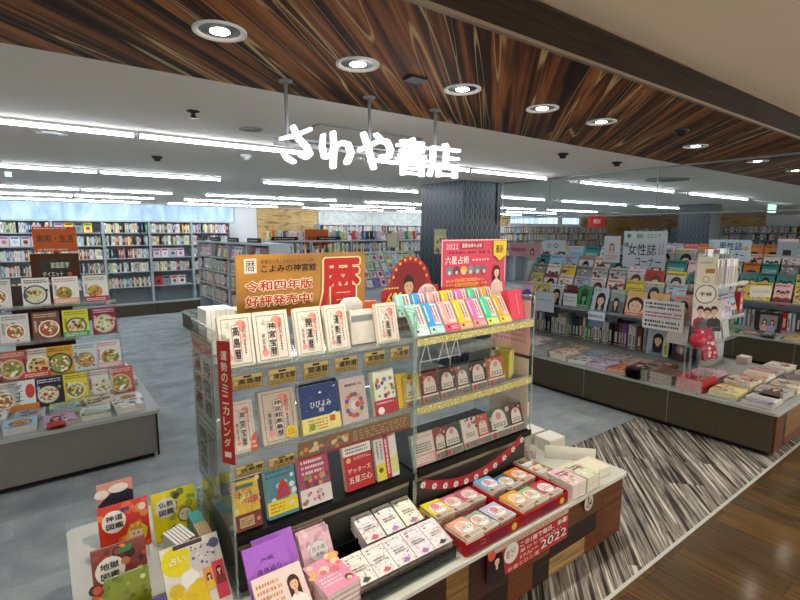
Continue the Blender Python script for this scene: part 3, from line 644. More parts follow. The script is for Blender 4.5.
for i in range(6):
    a = Art(.018, .185, '#EFEDE4'); mb = MB(); mb.box(-.009, 0, 0, .009, .13, .185, '#EFEDE4'); mb.box(-.007, .001, .185, .007, .13, .1853, '#F6F5EE')
    o = obj('book', mb, 'cover', None, (.535+i*.0195, 2.02, Z1+.001)); tag(o, 'white book standing edge-on at the back left corner, %s from left' % ordn[i], 'book', 'white books standing at the rack corner')
for i in range(3):
    mb = MB(); mb.box(-.01, 0, 0, .01, .12, .17, '#E6DDC6'); o = obj('book', mb, 'cover', None, (.665+i*.024, 2.04, Z1+.001)); tag(o, 'cream book edge-on behind the first two white almanacs, %s from left' % ordn[i], 'book', 'cream books behind the top almanacs')
# ---- tier 2 left
Z2 = .9665
faceout(234, 258, 452, 1.752, Z2, 14, .195, .02, lambda w, h: almanac(w, h, '神宮宝暦', '#E4DDCF', 'fan'), 'narrow white almanac with a red fan sticker on second shelf')
faceout(263.5, 299.5, 440, 1.752, Z2, 14, .208, .035, lambda w, h: almanac(w, h, '神宮館高島暦', '#CFC2B2', 'sun'), 'large beige almanac with round yellow sticker on second shelf')
def hibi(w, h):
    a = Art(w, h, '#1D3A78'); a.text('ひびよみ', .25, .52, .80, .66, '#E4E8F0', .02); a.text('暦', .45, .42, .6, .5, '#E4E8F0'); a.poly([(.48, .82), (.53, .85), (.58, .82), (.53, .80)], '#E8ECF4'); a.poly([(.74, .33), (.86, .37), (.92, .33)], '#E8ECF4'); a.poly([(.86, .9), (.94, .93), (.95, .9)], '#E8ECF4'); a.dots(.1, .4, .9, .95, 12, ['#C9D4EC'], .004, .008); return a
ba = Art(.15, .07, '#E8DD8A'); ba.lines(.08, .15, .7, .85, 4, '#B06A2A'); ba.disc(.2, .4, .09, '#7A9A3A'); ba.rect(.75, .5, .92, .85, '#C9582A')
for c_ in (1, 0): faceout(303.5, 341.5, 429, 1.752+c_*.037, Z2, 12, .198, .033, hibi, 'navy blue book with white title and pale yellow paper band' if not c_ else 'navy copy tucked behind the front navy book', spine='#16264E', band=(.066, '#E8DD8A', ba), key='hibi', grp='navy almanac copies')
def ring(w, h):
    a = Art(w, h, '#CDB9B4'); a.lines(.2, .8, .85, .9, 1, '#2F2B30'); a.k += 1
    for i in range(14): t = i/14*6.28; a.disc(.5+.3*math.cos(t), .4+.23*math.sin(t), .085, ['#C9603A', '#7A5A9A', '#D9A63C', '#4A6A9A', '#B0483A'][i % 5], 8, same=True)
    a.disc(.5, .4, .14, '#E3D9D0'); a.disc(.62, .4, .1, '#C1502C'); return a
faceout(343, 369.5, 419, 1.752, Z2, 12, .2, .02, ring, 'pale mauve book with a ring of painted flowers on second shelf')
def wr(w, h):
    a = Art(w, h, '#E5E6D8'); a.dots(.1, .42, .95, .95, 22, ['#C9702E', '#8A9A3A', '#7A8CB0', '#C9A23A', '#8A3A3A'], .05, .09); a.rect(0, 0, 1, .36, '#B32A3A'); a.disc(.28, .12, .14, '#EFE6E0'); a.lines(.1, .26, .9, .33, 1, '#EBC6CB'); a.rect(0, .36, .07, 1, '#9CBF5A'); return a
for c_ in (1, 0): faceout(375.5, 398, 412.5, 1.752+c_*.02, Z2, 12, .2, .017, wr, 'white book with small pictures over a crimson lower band' if not c_ else 'copy behind the white and crimson book, second shelf', key='wr', grp='white and crimson books')
def yl(w, h): a = Art(w, h, '#C9B23A'); a.rect(.0, .0, .4, 1, '#E3B820'); a.disc(.65, .45, .25, '#BFBBA0'); a.lines(.5, .1, .95, .3, 3, '#6A6A40'); return a
faceout(399, 412, 408, 1.765, Z2, 12, .165, .03, yl, 'yellow book half hidden by the divider on second shelf')
# ---- tier 3 left
Z3 = .6505
def t3y(w, h):
    a = Art(w, h, '#E3C53A'); a.dots(0, .35, 1, 1, 30, ['#E9D77A', '#D98A3A', '#E2B83A'], .08, .16); a.rect(.12, .85, .8, .93, '#3E7A5A'); a.text('おつち', .2, .66, .75, .78, '#2E5A3A', .03); a.text('べに袋', .3, .52, .95, .66, '#B5306A', .04); a.rect(0, 0, 1, .33, '#7A2A20'); a.rect(.12, .05, .72, .28, '#C9A878'); a.frame(.12, .05, .72, .28, '#2A1410', .02); a.lines(.18, .09, .68, .24, 3, '#6A2A1E'); a.disc(.87, .16, .08, '#C98A5A'); return a
faceout(236.5, 263.5, 530, 1.756, Z3, 14, .185, .025, t3y, 'yellow paperback with magenta title and dark red lower third', spine='#D0A0A0')
def t3t(w, h):
    a = Art(w, h, '#4F8C9A'); a.lines(.05, .75, .9, .95, 2, '#356874'); a.dots(.05, .3, .95, .75, 9, ['#A8D0D8', '#D6E8EA'], .05, .1); a.poly([(.3, .36), (.42, .62), (.56, .72), (.7, .62), (.8, .36)], '#C8281E'); a.disc(.55, .47, .08, '#7A4A9A'); a.rect(0, .07, 1, .33, '#EFD82A'); a.lines(.08, .1, .55, .3, 3, '#B5761E'); a.disc(.78, .22, .08, '#D8D8D0'); return a
faceout(269, 300, 516.5, 1.756, Z3, 14, .205, .03, t3t, 'teal paperback with red dome picture and yellow band')
def t3p(w, h):
    a = Art(w, h, '#B44464'); a.lines(.12, .62, .85, .95, 3, '#EFE2E4'); a.disc(.75, .55, .1, '#C9A25A'); a.dots(.05, .38, .95, .58, 12, ['#7A3A5A', '#8A9A4A', '#5A6AA0', '#D89A5A'], .05, .09); a.rect(0, 0, 1, .36, '#EBE3DE'); a.dots(.05, .05, .9, .3, 9, ['#D88A9A', '#A07A5A', '#C05A4A'], .04, .07); a.vtext('占い', .55, .04, .7, .32, '#8A2E3E'); return a
faceout(302, 333.5, 507, 1.756, Z3, 14, .205, .025, t3p, 'crimson paperback with white title and pale lower band on black shelf')
def t3r(w, h):
    a = Art(w, h, '#BE1A22'); a.rect(0, .78, 1, 1, '#EBE7E0'); a.lines(.1, .82, .9, .97, 2, '#4A3A3A'); a.disc(.17, .68, .08, '#E8C63A'); a.lines(.35, .66, .9, .74, 2, '#F0C8BE'); a.text('ゲッターズ', .1, .38, .92, .5, '#EFE0D8', .02); a.text('五星三心', .1, .16, .92, .3, '#EFE0D8', .02); return a
for c_ in (1, 0): faceout(347.5, 375.5, 492, 1.756+c_*.03, Z3, 14, .195, .026, t3r, 'red book with white title rows and cream top on black shelf' if not c_ else 'red copy standing behind the red book, black shelf', spine='#9A141C', key='t3r', grp='red book copies')
def t3w(w, h):
    a = Art(w, h, '#E5E3DC'); a.rect(.42, 0, .66, 1, '#C03A50'); a.lines(.46, .1, .62, .95, 1, '#F0DCDC', vert=True); a.rect(0, 0, .42, .4, '#E8D83A'); a.disc(.2, .25, .1, '#6A5A4A'); a.rect(.66, .1, 1, .5, '#DDE08A'); a.lines(.05, .5, .38, .95, 2, '#7A7A78', vert=True); return a
for c_ in (1, 0): faceout(378, 400, 480, 1.756+c_*.022, Z3, 13, .19, .018, t3w, 'white book with pink stripe and yellow patches on black shelf' if not c_ else 'copy behind the white and pink striped book', key='t3w', grp='white pink-striped books')

# ---- right rack: planners
pcs = [('mint', '#8ED6C0', '#CFE3E0'), ('blue', '#3E9ADA', '#A9D2C8'), ('salmon', '#EBA39A', '#D84A66'), ('yellow', '#E9C01E', '#E7A46E'), ('magenta', '#D070B0', '#E88A8A'), ('green', '#3CCB94', '#CDD66A'), ('orange', '#F0A24A', '#F0C05A')]
def planner(w, h, c, c2):
    a = Art(w, h, c); a.poly([(.5, .3), (.95, .28), (.95, .95), (.55, .97)], '#E6CFC8'); a.disc(.68, .6, .17, '#E7B6C0'); a.disc(.7, .62, .09, '#F0D8D8'); a.lines(.5, .35, .9, .9, 2, '#6A4050', vert=True); a.rect(0, 0, 1, .24, c2); a.disc(.25, .14, .08, '#3A2A2A'); a.lines(.45, .06, .95, .18, 2, '#F0E8E0'); a.rect(.02, .3, .3, .95, c, ); a.lines(.06, .4, .22, .9, 1, '#F4F4F0', vert=True); return a
for i, (nm, c, c2) in enumerate(pcs):
    x = 1.44+.099*i
    book('%s planner leaning in the front row of seven, %s from left' % (nm, ordn[i]), 'planner', (x, 1.752, Z1), 32, 0, .09, .165, .02, planner(.09, .165, c, c2), c, 'pastel planners on the top shelf', name='planner', key='pl%d' % i)
    book('%s planner raised in the back row, %s from left' % (nm, ordn[i]), 'planner', (x+.012, 1.90, Z1+.075), 22, 0, .09, .115, .02, planner(.09, .115, c, c2), c, 'pastel planners in the raised back row', name='planner', key='plb%d' % i)
mb = MB(); mb.box(1.41, 1.895, Z1, 2.13, 2.02, Z1+.073); o = obj('riser_step', mb, 'acrylic_shelf'); tag(o, 'clear acrylic step under the back row of planners', 'riser')
a = Art(.11, .17, '#E2485E'); a.lines(.55, .15, .65, .85, 1, '#F0A8B0', vert=True); mb = MB(); mb.box(-.055, 0, 0, .055, .05, .17, '#E2485E'); mb.art(a); mb.box(-.055, .001, .17, .055, .05, .1705, '#F08090')
o = obj('gift_bag', mb, 'cover', None, (2.145, 1.765, Z1+.014), (rad(-14), 0, 0)); tag(o, 'plain coral red bag at right end of the planner shelf', 'bag')
# ---- 2022 books
def y22(w, h, c, c2='#B8ADA0', obic='#6E3A2E'):
    a = Art(w, h, c); a.dots(.0, .62, 1, .98, 10, ['#C9603A', c, '#8A2A2A', c2], .05, .1); a.disc(.5, .62, .34, '#D6CDBF', 20); a.rect(.14, .33, .86, .6, '#D6CDBF', True); a.disc(.5, .76, .12, '#C98A8A'); a.text('2022', .2, .38, .8, .52, '#26201E', .01)
    a.rect(0, 0, 1, .27, '#8A8478'); a.rect(0, .22, 1, .27, '#D9D2C4'); a.disc(.2, .12, .1, '#B5322E'); a.lines(.38, .03, .95, .2, 3, '#4A3226'); return a
y2 = [('yellow', '#C9B02A'), ('maroon', '#6A2420'), ('brown', '#4A2A20'), ('grey', '#5A5C58'), ('black', '#241C1C'), ('orange', '#B8552A')]
for i, ((nm, c), u0, u1, v) in enumerate(zip(y2, (406, 423, 441, 458, 472, 489), (422, 440, 457, 471, 488, 506), (396, 401, 397, 392, 389, 385))):
    for c_ in (1, 0): faceout(u0, u1, v, 1.754+c_*.022, Z2, 12, .15, .018, lambda w, h: y22(w, h, c), '%s 2022 pocket book on the middle gold-edged shelf' % nm if not c_ else 'rear copy of the %s 2022 pocket book, middle shelf' % nm, grp='2022 pocket books on the middle shelf', key='y2%d' % i, cat='pocket book', name='pocket_book')
for i, c in enumerate(('#D8CF3A', '#E6E0C8', '#B9BE3A', '#E2DCC8', '#D9D23C')):
    mb = MB(); mb.box(-.009, 0, 0, .009, .11, .15+.006*(i % 3), c); o = obj('book', mb, 'cover', None, (2.125+i*.0205, 1.80+.012*i, Z2+.001)); tag(o, '%s spine at right end of the middle shelf, %s from left' % (['yellow', 'cream', 'olive', 'pale cream', 'bright yellow'][i], ordn[i]), 'book', 'yellow and cream books at the shelf end')
Z3b = Z3
y3 = [('beige manga-like', '#CFC0B0'), ('orange', '#8A4030'), ('green', '#2A3A28'), ('white', '#D8D2CC'), ('orange flowered', '#C0522A'), ('dark green', '#3A4A34'), ('maroon', '#4E1C22')]
us = ((415, 437, 470), (437, 449, 462), (446, 464, 456), (465, 480, 448), (480, 491, 444), (491, 512, 438), (512, 525, 431))
for i, ((nm, c), (u0, u1, v)) in enumerate(zip(y3, us)):
    faceout(u0, u1, v, 1.754, Z3, 16, .155, .02, (lambda w, h: mag_art('text', '#D6CEC0', '#D0A0A0', w, h)) if i == 0 else (lambda w, h: y22(w, h, c)), '%s pocket book on the lowest black shelf of the right rack, %s from left' % (nm, ordn[i]), grp='pocket books on the lowest right shelf', cat='pocket book', name='pocket_book')
# wire easel + white tray under the planner shelf
mb = MB()
for x in (1.50, 1.62, 1.70): mb.tube((x, 1.80, 1.27), (x-.04, 1.80, 1.16), .003, 6); mb.tube((x, 1.80, 1.27), (x+.03, 1.80, 1.16), .003, 6)
mb.tube((1.46, 1.8, 1.27), (1.73, 1.8, 1.27), .003, 6)
for x in (1.46, 1.66): mb.tube((x, 1.8, 1.17), (x, 1.8, .9735), .002, 6)
mb.tube((1.46, 1.8, 1.17), (1.73, 1.8, 1.17), .003, 6)
o = obj('wire_easel', mb, 'wire_white'); tag(o, 'white wire easel under the planner shelf', 'easel')
mb = MB(); mb.box(1.68, 1.92, 1.14, 2.1, 2.1, 1.16); mb.box(1.68, 1.915, 1.13, 2.1, 1.92, 1.18)
for x in (1.68, 2.09): mb.box(x, 1.92, .967, x+.01, 2.1, 1.14)
o = obj('acrylic_tray', mb, 'acrylic_shelf'); tag(o, 'empty clear tray on legs beneath the planners', 'tray')
# garland of red flowers hung along the riser
g = empty('flower_garland', 'red paper garland with white flowers draped along the lower rack', 'garland', (1.75, 1.69, .55))
n = 11; pp = [(-.36+.72*i/(n-1), 0, .045*((i/(n-1)-.45)*2)**2*2-.02) for i in range(n)]
mb = MB()
for i in range(n-1): mb.box(-.5, 0, 0, .5, .002, 1, '#A82430', mat=Matrix.Translation((0, 0, 0))) if 0 else mb.face([(pp[i][0], 0, pp[i][2]-.02), (pp[i+1][0], 0, pp[i+1][2]-.02), (pp[i+1][0], 0, pp[i+1][2]+.028), (pp[i][0], 0, pp[i][2]+.028)], lin('#A82430'))
o = obj('ribbon', mb, 'cover', g); sm_ = o.modifiers.new('s', 'SOLIDIFY'); sm_.thickness = .002
fb = MB()
for t in range(7): q = t/7*6.28; fb.face([(0, 0, 0), (.014*math.cos(q-.4), 0, .014*math.sin(q-.4)), (.019*math.cos(q), -.002, .019*math.sin(q)), (.014*math.cos(q+.4), 0, .014*math.sin(q+.4))], lin('#E9E0D8'))
fb.lathe([(.006, -.0), (.001, .003)], 8, '#2A1A1A'); fm = fb.mesh('flower', 'cover')
for i in range(0, n): obj('flower', fm, None, g, (pp[i][0], -.004, pp[i][2]))

# ================================================================ POSTERS ABOVE THE RACKS
def board(name, label, cat, u0, u1, v0, v1, y, A_fn, mat='cover', lean=0, rz=0, t=.004, legs=True):
    a = at(u0, v1, y=y); b_ = at(u1, v0, y=y); w = b_.x-a.x; h = b_.z-a.z
    A = A_fn(w, h); o = empty(name, label, cat, ((a.x+b_.x)/2, y, a.z), (-rad(lean), 0, rz))
    m = MB(); m.box(-w/2, 0, 0, w/2, t, h, A.bg); obj('panel', m, mat, o); m = MB(); m.art(A); obj('print', m, 'cover', o); return o, a.z, w
def goldA(w, h):
    A = Art(w, h, '#B07A1E')
    A.rect(.055, .72, .14, .94, '#D8CFC0'); A.text('暦', .065, .75, .13, .91, '#2A1E18'); A.text('創業百十年こよみづくり一一三年', .17, .86, .56, .92, '#4A1E10'); A.text('こよみの神宮館', .17, .72, .58, .84, '#1C120C', .03)
    for tx, v0, v1 in (('令和四年版', .44, .60), ('好評発売中!', .20, .37)):
        for dx, dy in ((-.005, 0), (.005, 0), (0, .012), (0, -.012)): A.text(tx, .055+dx, v0+dy, .55+dx, v1+dy, '#F0D9B4', .06); A.k -= 1
        A.k += 1; A.text(tx, .055, v0, .55, v1, '#A8201C', .035)
    A.text('暦', .595, .02, .965, .93, '#F0D9A0', .085); A.text('暦', .61, .045, .95, .91, '#B01A1E', .055); return A
o, zb, w = board('gold_banner_board', 'wide gold banner with a huge red Japanese character standing above the almanacs', 'banner', 237.5, 364, 251.5, 322, 1.98, goldA, 'gold_poster', -2)
zz = zb-Z1
for x in (-w/2+.05, w/2-.05): m = MB(); m.box(x-.01, .005, -zz, x+.01, .012, .12); obj('support', m, 'acrylic_edge', o)
def pinkA(w, h):
    A = Art(w, h, '#D0405A'); A.frame(.0, .0, 1, 1, '#E9C9C4', .012); A.rect(0, .0, 1, .25, '#D8485A'); A.text('2022', .06, .84, .24, .93, '#E7B8C8', .02); A.rect(.27, .85, .62, .95, '#8E1C2C'); A.text('重版出来の占術', .29, .865, .60, .935, '#F4E6E2', .02); A.lines(.1, .76, .75, .82, 1, '#7A1C2C')
    A.text('六星占術', .05, .60, .40, .73, '#F2EDE4', .01); A.lines(.45, .63, .75, .69, 1, '#F0C0C8')
    for i, c in enumerate(('#5A8A8A', '#6A3A4A', '#E3B43A', '#7A8A9A', '#5A8A8A', '#8A5A7A')): A.disc(.11+.105*i, .49, .05, c); A.disc(.11+.105*i, .46, .022, '#E0C0A8', 8); 
    A.lines(.06, .14, .68, .36, 1, '#E78A3A', vert=True); A.k += 1; A.lines(.06, .10, .68, .36, 4, '#EC9A4A'); A.rect(.78, .72, 1.0, .97, '#E8C22A'); A.poly([(.80, .72), (.98, .72), (.89, .62)], '#E8C22A', True); A.text('最新', .82, .76, .95, .90, '#2A2014', .02)
    A.person(.84, .44, .2, '#241612', '#E8DCD4'); A.poly([(.74, .02), (.96, .02), (.93, .25), (.77, .25)], '#E9C8B8'); return A
o, zb, w = board('astrology_poster', 'tall pink poster with white title and a woman in white, behind the planners', 'poster', 441, 506, 239, 302, 2.03, pinkA)
m = MB(); m.box(-.02, .005, -(zb-Z1), .02, .02, .25); obj('support', m, 'acrylic_edge', o)
# red dome standee
a0 = at(384, 308, y=1.95); wd = at(440, 308, y=1.95).x-a0.x; hd = .37
o = empty('dome_poster', 'red dome-topped standee with a man in a black suit and yellow number', 'poster', (a0.x+wd/2, 1.97, Z1+.001), (0, 0, rad(0)))
pts = [(-wd/2, 0), (wd/2, 0), (wd/2, hd*.60), (wd*.40, hd*.60)]+[(wd*.36*math.cos(rad(t)), hd*.60+hd*.42*math.sin(rad(t))) for t in range(0, 181, 12)][1:]+[(-wd*.40, hd*.60), (-wd/2, hd*.56)]
m = MB(); m.prism(pts, 'y', 0, .004, '#9E1418'); obj('panel', m, 'cover', o)
A = Art(wd, hd*1.03, '#9E1418'); A.disc(.48, .62, .3, '#7A0E14', 24); A.person(.46, .60, .40, '#1A1414', '#1C1A1C', skin='#C99A7C', long=False); A.text('680', .05, .34, .30, .52, '#E8B83A', .04, skew=.3); A.lines(.03, .56, .3, .6, 1, '#E8B83A'); A.rect(0, 0, 1, .14, '#8A1014'); A.lines(.05, .03, .95, .11, 1, '#C9A878')
A.disc(.79, .42, .19, '#E8C8C4', 22); A.text('六星占術', .66, .48, .92, .56, '#5A2A2A'); A.text('運命', .7, .38, .88, .46, '#A82A3A', .02); A.text('発売中', .68, .28, .9, .36, '#5A2A2A'); A.k += 1
for i in range(9):
    t = rad(160-17.5*i); x, z = .48+.31*math.cos(t), .60+.36*math.sin(t); A.rect(x-.018, z-.018, x+.018, z+.018, '#D6A43A', same=True)
m = MB(); m.art(A); obj('print', m, 'cover', o); m = MB(); m.box(-.02, .004, 0, .02, .08, .004); m.box(-.02, .004, .004, .02, .008, .2); obj('support', m, 'black', o)

def put(label, u0, u1, vt, yb, lean, h, fn, spine, t=.014, **k):
    l = rad(lean); yt = yb+h*math.sin(l); zb = max(TZ+.0008, at((u0+u1)/2, vt, y=yt).z-h*math.cos(l)-t*math.sin(l))
    xa, xb = at(u0, vt, y=yt).x, at(u1, vt, y=yt).x; w = xb-xa
    book(label, k.pop('cat', 'book'), ((xa+xb)/2, yb, zb), lean, 0, w, h, t, fn(w, h), spine, side=-1, **k)
    if zb-TZ > .012:
        m = MB(); m.box(xa+.01, yb-.004, TZ+.0005, xb-.01, yb+.05+t, zb-.001); q = obj('book_step', m, 'white_board'); tag(q, 'low white block under the '+label.split(' with')[0].split(' standing')[0], 'riser')
    return (xa+xb)/2, zb
# ================================================================ FRONT COMPARTMENTS ON THE TABLE
mb = MB(); ty = TZ+.0005
mb.box(.56, 1.40, ty, 1.36, 1.70, ty+.004); mb.box(.56, 1.396, ty, 1.36, 1.40, ty+.05)
for x in (.556, 1.36): mb.box(x, 1.396, ty, x+.004, 1.70, ty+.12)
o = obj('acrylic_tray', mb, 'acrylic'); tag(o, 'clear open tray in front of the left rack holding pastel paperbacks', 'tray')
mb = MB(); mb.box(.875, 1.415, ty+.0045, 1.352, 1.69, ty+.009); mb.box(.875, 1.409, ty+.0045, 1.352, 1.415, ty+.055); mb.box(.875, 1.69, ty+.0045, 1.352, 1.696, ty+.07)
o = obj('black_tray', mb, 'black'); tag(o, 'black tray with raised front lip holding floral paperbacks', 'tray')
def flor(w, h, c='#E9E4E2'):
    a = Art(w, h, c); a.lines(.15, .72, .85, .92, 2, '#4A464A'); a.dots(.03, .03, .97, .97, 52, ['#E6A8B8', '#B5D0B0', '#E8D2A0', '#C0B8DC', '#D87A8A', '#A8C8A0', '#EBC6CB', '#9FB4C8'], .018, .05); a.rect(.25, .62, .75, .86, c); a.lines(.2, .38, .8, .55, 2, '#5A5054'); a.poly([(.3, .08), (.5, .2), (.72, .1), (.55, .04)], R.choice(['#B06AC0', '#3A3A44', '#D85A6A'])); return a
gf = 'pastel floral paperbacks in the black tray'
for i in range(3):
    for c_ in (2, 1, 0): book('floral paperback in the back row, %s from left%s' % (ordn[i], ['', ', copy beneath', ', lowest copy'][c_]), 'book', (1.075+.108*i, 1.615, ty+.0665-c_*.0205), 68, 0, .098, .145, .018, flor(.098, .145, ['#EADFE0', '#E6E6E0', '#E2E8D2'][i]), '#E0D8D6', gf, key='fl%d' % i, name='paperback')
for i in range(5):
    for c_ in (1, 0): book('floral paperback in the front row, %s from left%s' % (ordn[i], ['', ', copy beneath'][c_]), 'book', (.925+.099*i, 1.45, ty+.035-c_*.0205), 74, 0, .096, .145, .018, flor(.096, .145, ['#E8E8DC', '#ECE8E2', '#E9E2E2', '#E6DCE4', '#ECE4E6'][i]), '#E0D8D6', gf, key='flf%d' % i, name='paperback')
def pur(w, h): a = Art(w, h, '#A868CC'); a.disc(.5, .42, .4, '#9A58C0', 24); a.disc(.5, .42, .385, '#A868CC', 24); a.text('身体巡り', .22, .5, .78, .6, '#3A2450', .01); a.text('月星座占い', .16, .34, .84, .44, '#3A2450', .02); a.text('六星', .35, .7, .65, .76, '#5A3A7A'); return a
put('purple paperback with dark title leaning in the clear tray', 241, 284, 543, 1.56, 35, .21, pur, '#8A4AB0')
put('second purple paperback peeking out behind the front one', 250, 291, 534, 1.60, 35, .21, pur, '#8A4AB0')
def pw(w, h): a = Art(w, h, '#E8D0C6'); a.lines(.05, .35, .55, .9, 5, '#C98A5A'); a.person(.76, .68, .42, '#4A2A1E', '#F0E6E2'); a.rect(.1, .04, .95, .28, '#D87A86'); a.lines(.15, .08, .9, .24, 2, '#F6E8E4'); return a
put('pale pink paperback with a long-haired woman lying in front of the purple one', 250, 299, 571, 1.447, 50, .2, pw, '#D8B8B0', t=.02)
for c_ in (2, 1, 0): 
    a = Art(.135, .17, '#DDB6C0'); a.dots(.05, .55, .95, .95, 12, ['#EBD0D4', '#B89AA8', '#D89AA8'], .06, .1); a.disc(.55, .5, .32, '#B8A8AC', 20); a.disc(.55, .5, .29, '#D8D0D0', 20); a.text('月の暦', .33, .52, .77, .62, '#4A4448'); a.text('手帖', .42, .4, .68, .49, '#4A4448')
    book('mauve paperback with an oval title plate, %s' % ['front copy', 'middle copy', 'rear copy'][c_], 'book', (.815, 1.615+.023*c_, ty+.03), 30, 0, .135, .17, .02, a, '#C9A0AC', 'mauve paperbacks', key='mauve')
def pk(w, h): a = Art(w, h, '#E79AB4'); a.dots(0, .55, 1, 1, 14, ['#E8B86A', '#F0D8B0', '#E07A8A'], .08, .15); a.lines(.1, .2, .7, .5, 3, '#F6E4EA'); a.disc(.82, .2, .12, '#5A3A30'); a.disc(.82, .17, .08, '#E6C0A8'); return a
for k_ in range(5):
    book('pink hardback in the flat stack by the black tray, %s from the bottom' % ordn[k_], 'book', (.802+.002*(k_ % 2), 1.42, ty+.0045+.0215*k_ if k_ else ty+.0045), 90, rad(3), .142, .19, .0205, pk(.142, .19), '#D98AA4', 'pink hardback stack', key='pk') if k_ < 5 else 0

# ================================================================ RED TRAYS OF 2022 BOOKS
def redtray(x0, x1, lab):
    mb = MB(); y0, y1, h = 1.385, 1.79, .075
    mb.box(x0, y0, ty, x1, y1, ty+.006)
    mb.box(x0, y0, ty+.006, x1, y0+.005, ty+.055); mb.box(x0, y1-.005, ty+.006, x1, y1, ty+h); mb.box(x0, y0+.005, ty+.006, x0+.005, y1-.005, ty+h*.85); mb.box(x1-.005, y0+.005, ty+.006, x1, y1-.005, ty+h*.85)
    o = empty('red_book_tray', lab, 'tray', ((x0+x1)/2, y0, ty)); q = obj('tray_body', mb, 'tray_red', o); q.location = (-(x0+x1)/2, -y0, -ty)
    w = x1-x0; A = Art(w, .049, '#8E0E16'); A.lines(.03, .2, .35, .8, 2, '#5A1E50'); A.text('2022', .38, .15, .72, .85, '#4A1848', .03); A.disc(.85, .5, .05, '#D8B43A', ry=.38); m = MB(); m.box(-w/2+.004, -.0015, 0, w/2-.004, -.0005, .049, '#8E0E16'); m.art(A, -.0015); obj('printed_front', m, 'cover', o, (0, 0, .003)); return o
redtray(1.385, 1.755, 'left red open tray of 2022 fortune books'); redtray(1.76, 2.125, 'right red open tray of 2022 fortune books')
def tb22(w, h, c, c2):
    a = Art(w, h, c); a.disc(.55, .55, .38, '#EFEAE2', 20); a.disc(.5, .66, .2, c2, 14); a.text('2022', .22, .42, .88, .56, '#7A6A70', .01); a.rect(0, 0, 1, .26, '#CFC8BC'); a.rect(.05, .04, .3, .2, '#8A6A4A'); a.lines(.35, .05, .95, .2, 3, '#7A5A4A'); return a
tc = [('yellow', '#E3D02A', '#E38FA6'), ('pink', '#D87A92', '#E9B0B0'), ('rose', '#C96A7A', '#F0C0C0'), ('peach', '#E6A088', '#E9B8A8'), ('grey-green', '#9AAA9E', '#D8B0A8'), ('lilac', '#B8B8D8', '#D88A9A'), ('sky blue', '#6EB0DC', '#E0A0B0'), ('navy', '#4A6A8A', '#D8C0A0'), ('orange', '#E08A2E', '#E8B0B0'), ('amber', '#E8A030', '#E8C8A0'), ('pale green', '#9AC08A', '#E0A8B0'), ('crimson', '#C03A50', '#E8C0C0')]
posL = [(1.445, 1.63), (1.565, 1.645), (1.68, 1.65), (1.445, 1.44), (1.565, 1.455), (1.685, 1.46)]
posR = [(1.82, 1.64), (1.94, 1.625), (2.055, 1.635), (1.82, 1.455), (1.94, 1.455), (2.055, 1.455)]
mapc = [0, 1, 2, 3, 4, 5, 6, 7, 8, 9, 10, 11]
for i, (x, y) in enumerate(posL+posR):
    nm, c, c2 = tc[i]; n = 3 if i % 3 else 4
    for k_ in range(n):
        pl = ('left red tray' if i < 6 else 'right red tray')
        book('%s 2022 book lying in the %s, %s' % (nm, pl, 'top copy' if k_ == n-1 else '%s copy from the bottom' % ordn[k_]), 'fortune book', (x, y-.055, ty+.0065+.0185*k_), 90, rad(R.uniform(-4, 4)), .112, .14, .018, tb22(.112, .14, c, c2), c, '2022 books in the red trays', key='tb%d' % i, name='fortune_book')

# ---- front banner with woman, and round paper tag
A = Art(.60, .16, '#A82A30'); A.rect(.0, .86, 1, 1, '#B8A890'); A.lines(.24, .88, .98, .98, 1, '#8A7A62'); A.poly([(0, 0), (.2, 0), (.16, .8), (.03, .9), (0, .8)], '#1A1416'); A.person(.10, .62, .13, '#120C0C', '#1E1A1C'); A.disc(.04, .86, .04, '#D84A3A'); A.disc(.26, .62, .085, '#D8D0C4', 22); A.lines(.2, .5, .32, .74, 4, '#5A4A44')
A.text('この1冊で毎日、幸運!', .36, .62, .98, .80, '#F0E0D8', .03); A.text('星ひとみの占い', .36, .45, .9, .56, '#E6C8B8', .02); A.text('2022', .62, .16, .97, .44, '#1E1818', .06); A.text('2022', .62, .16, .97, .44, '#E8DCD0', .015); A.text('お金とひと運', .22, .06, .60, .20, '#E8B49A', .02); A.lines(.36, .26, .58, .38, 2, '#E8C8B8')
m = MB(); m.box(-.30, 0, 0, .30, .003, .16, '#A82A30'); m.art(A); o = obj('table_front_banner', m, 'cover', None, (1.80, 1.3615, .225)); tag(o, 'dark red 2022 banner hanging on the wooden table front', 'banner')
A = Art(.085, .1, '#3A2A26'); A.disc(.5, .5, .45, '#BFB5A5', 18); A.dots(.25, .25, .75, .75, 6, ['#5A3A3A', '#8A2A3A'], .08, .14); m = MB(); m.prism([(.04*math.cos(t*.393), .05+.048*math.sin(t*.393)) for t in range(16)], 'y', 0, .002, '#BFB5A5'); A2 = Art(.085, .1, '#BFB5A5'); A2.dots(.25, .2, .75, .8, 9, ['#5A3A3A', '#8A2A3A', '#6A6A60'], .06, .1); m.art(A2)
o = obj('paper_tag', m, 'cover', None, (2.29, 1.3628, .30)); tag(o, 'small round patterned paper tag hanging under the table edge', 'tag')
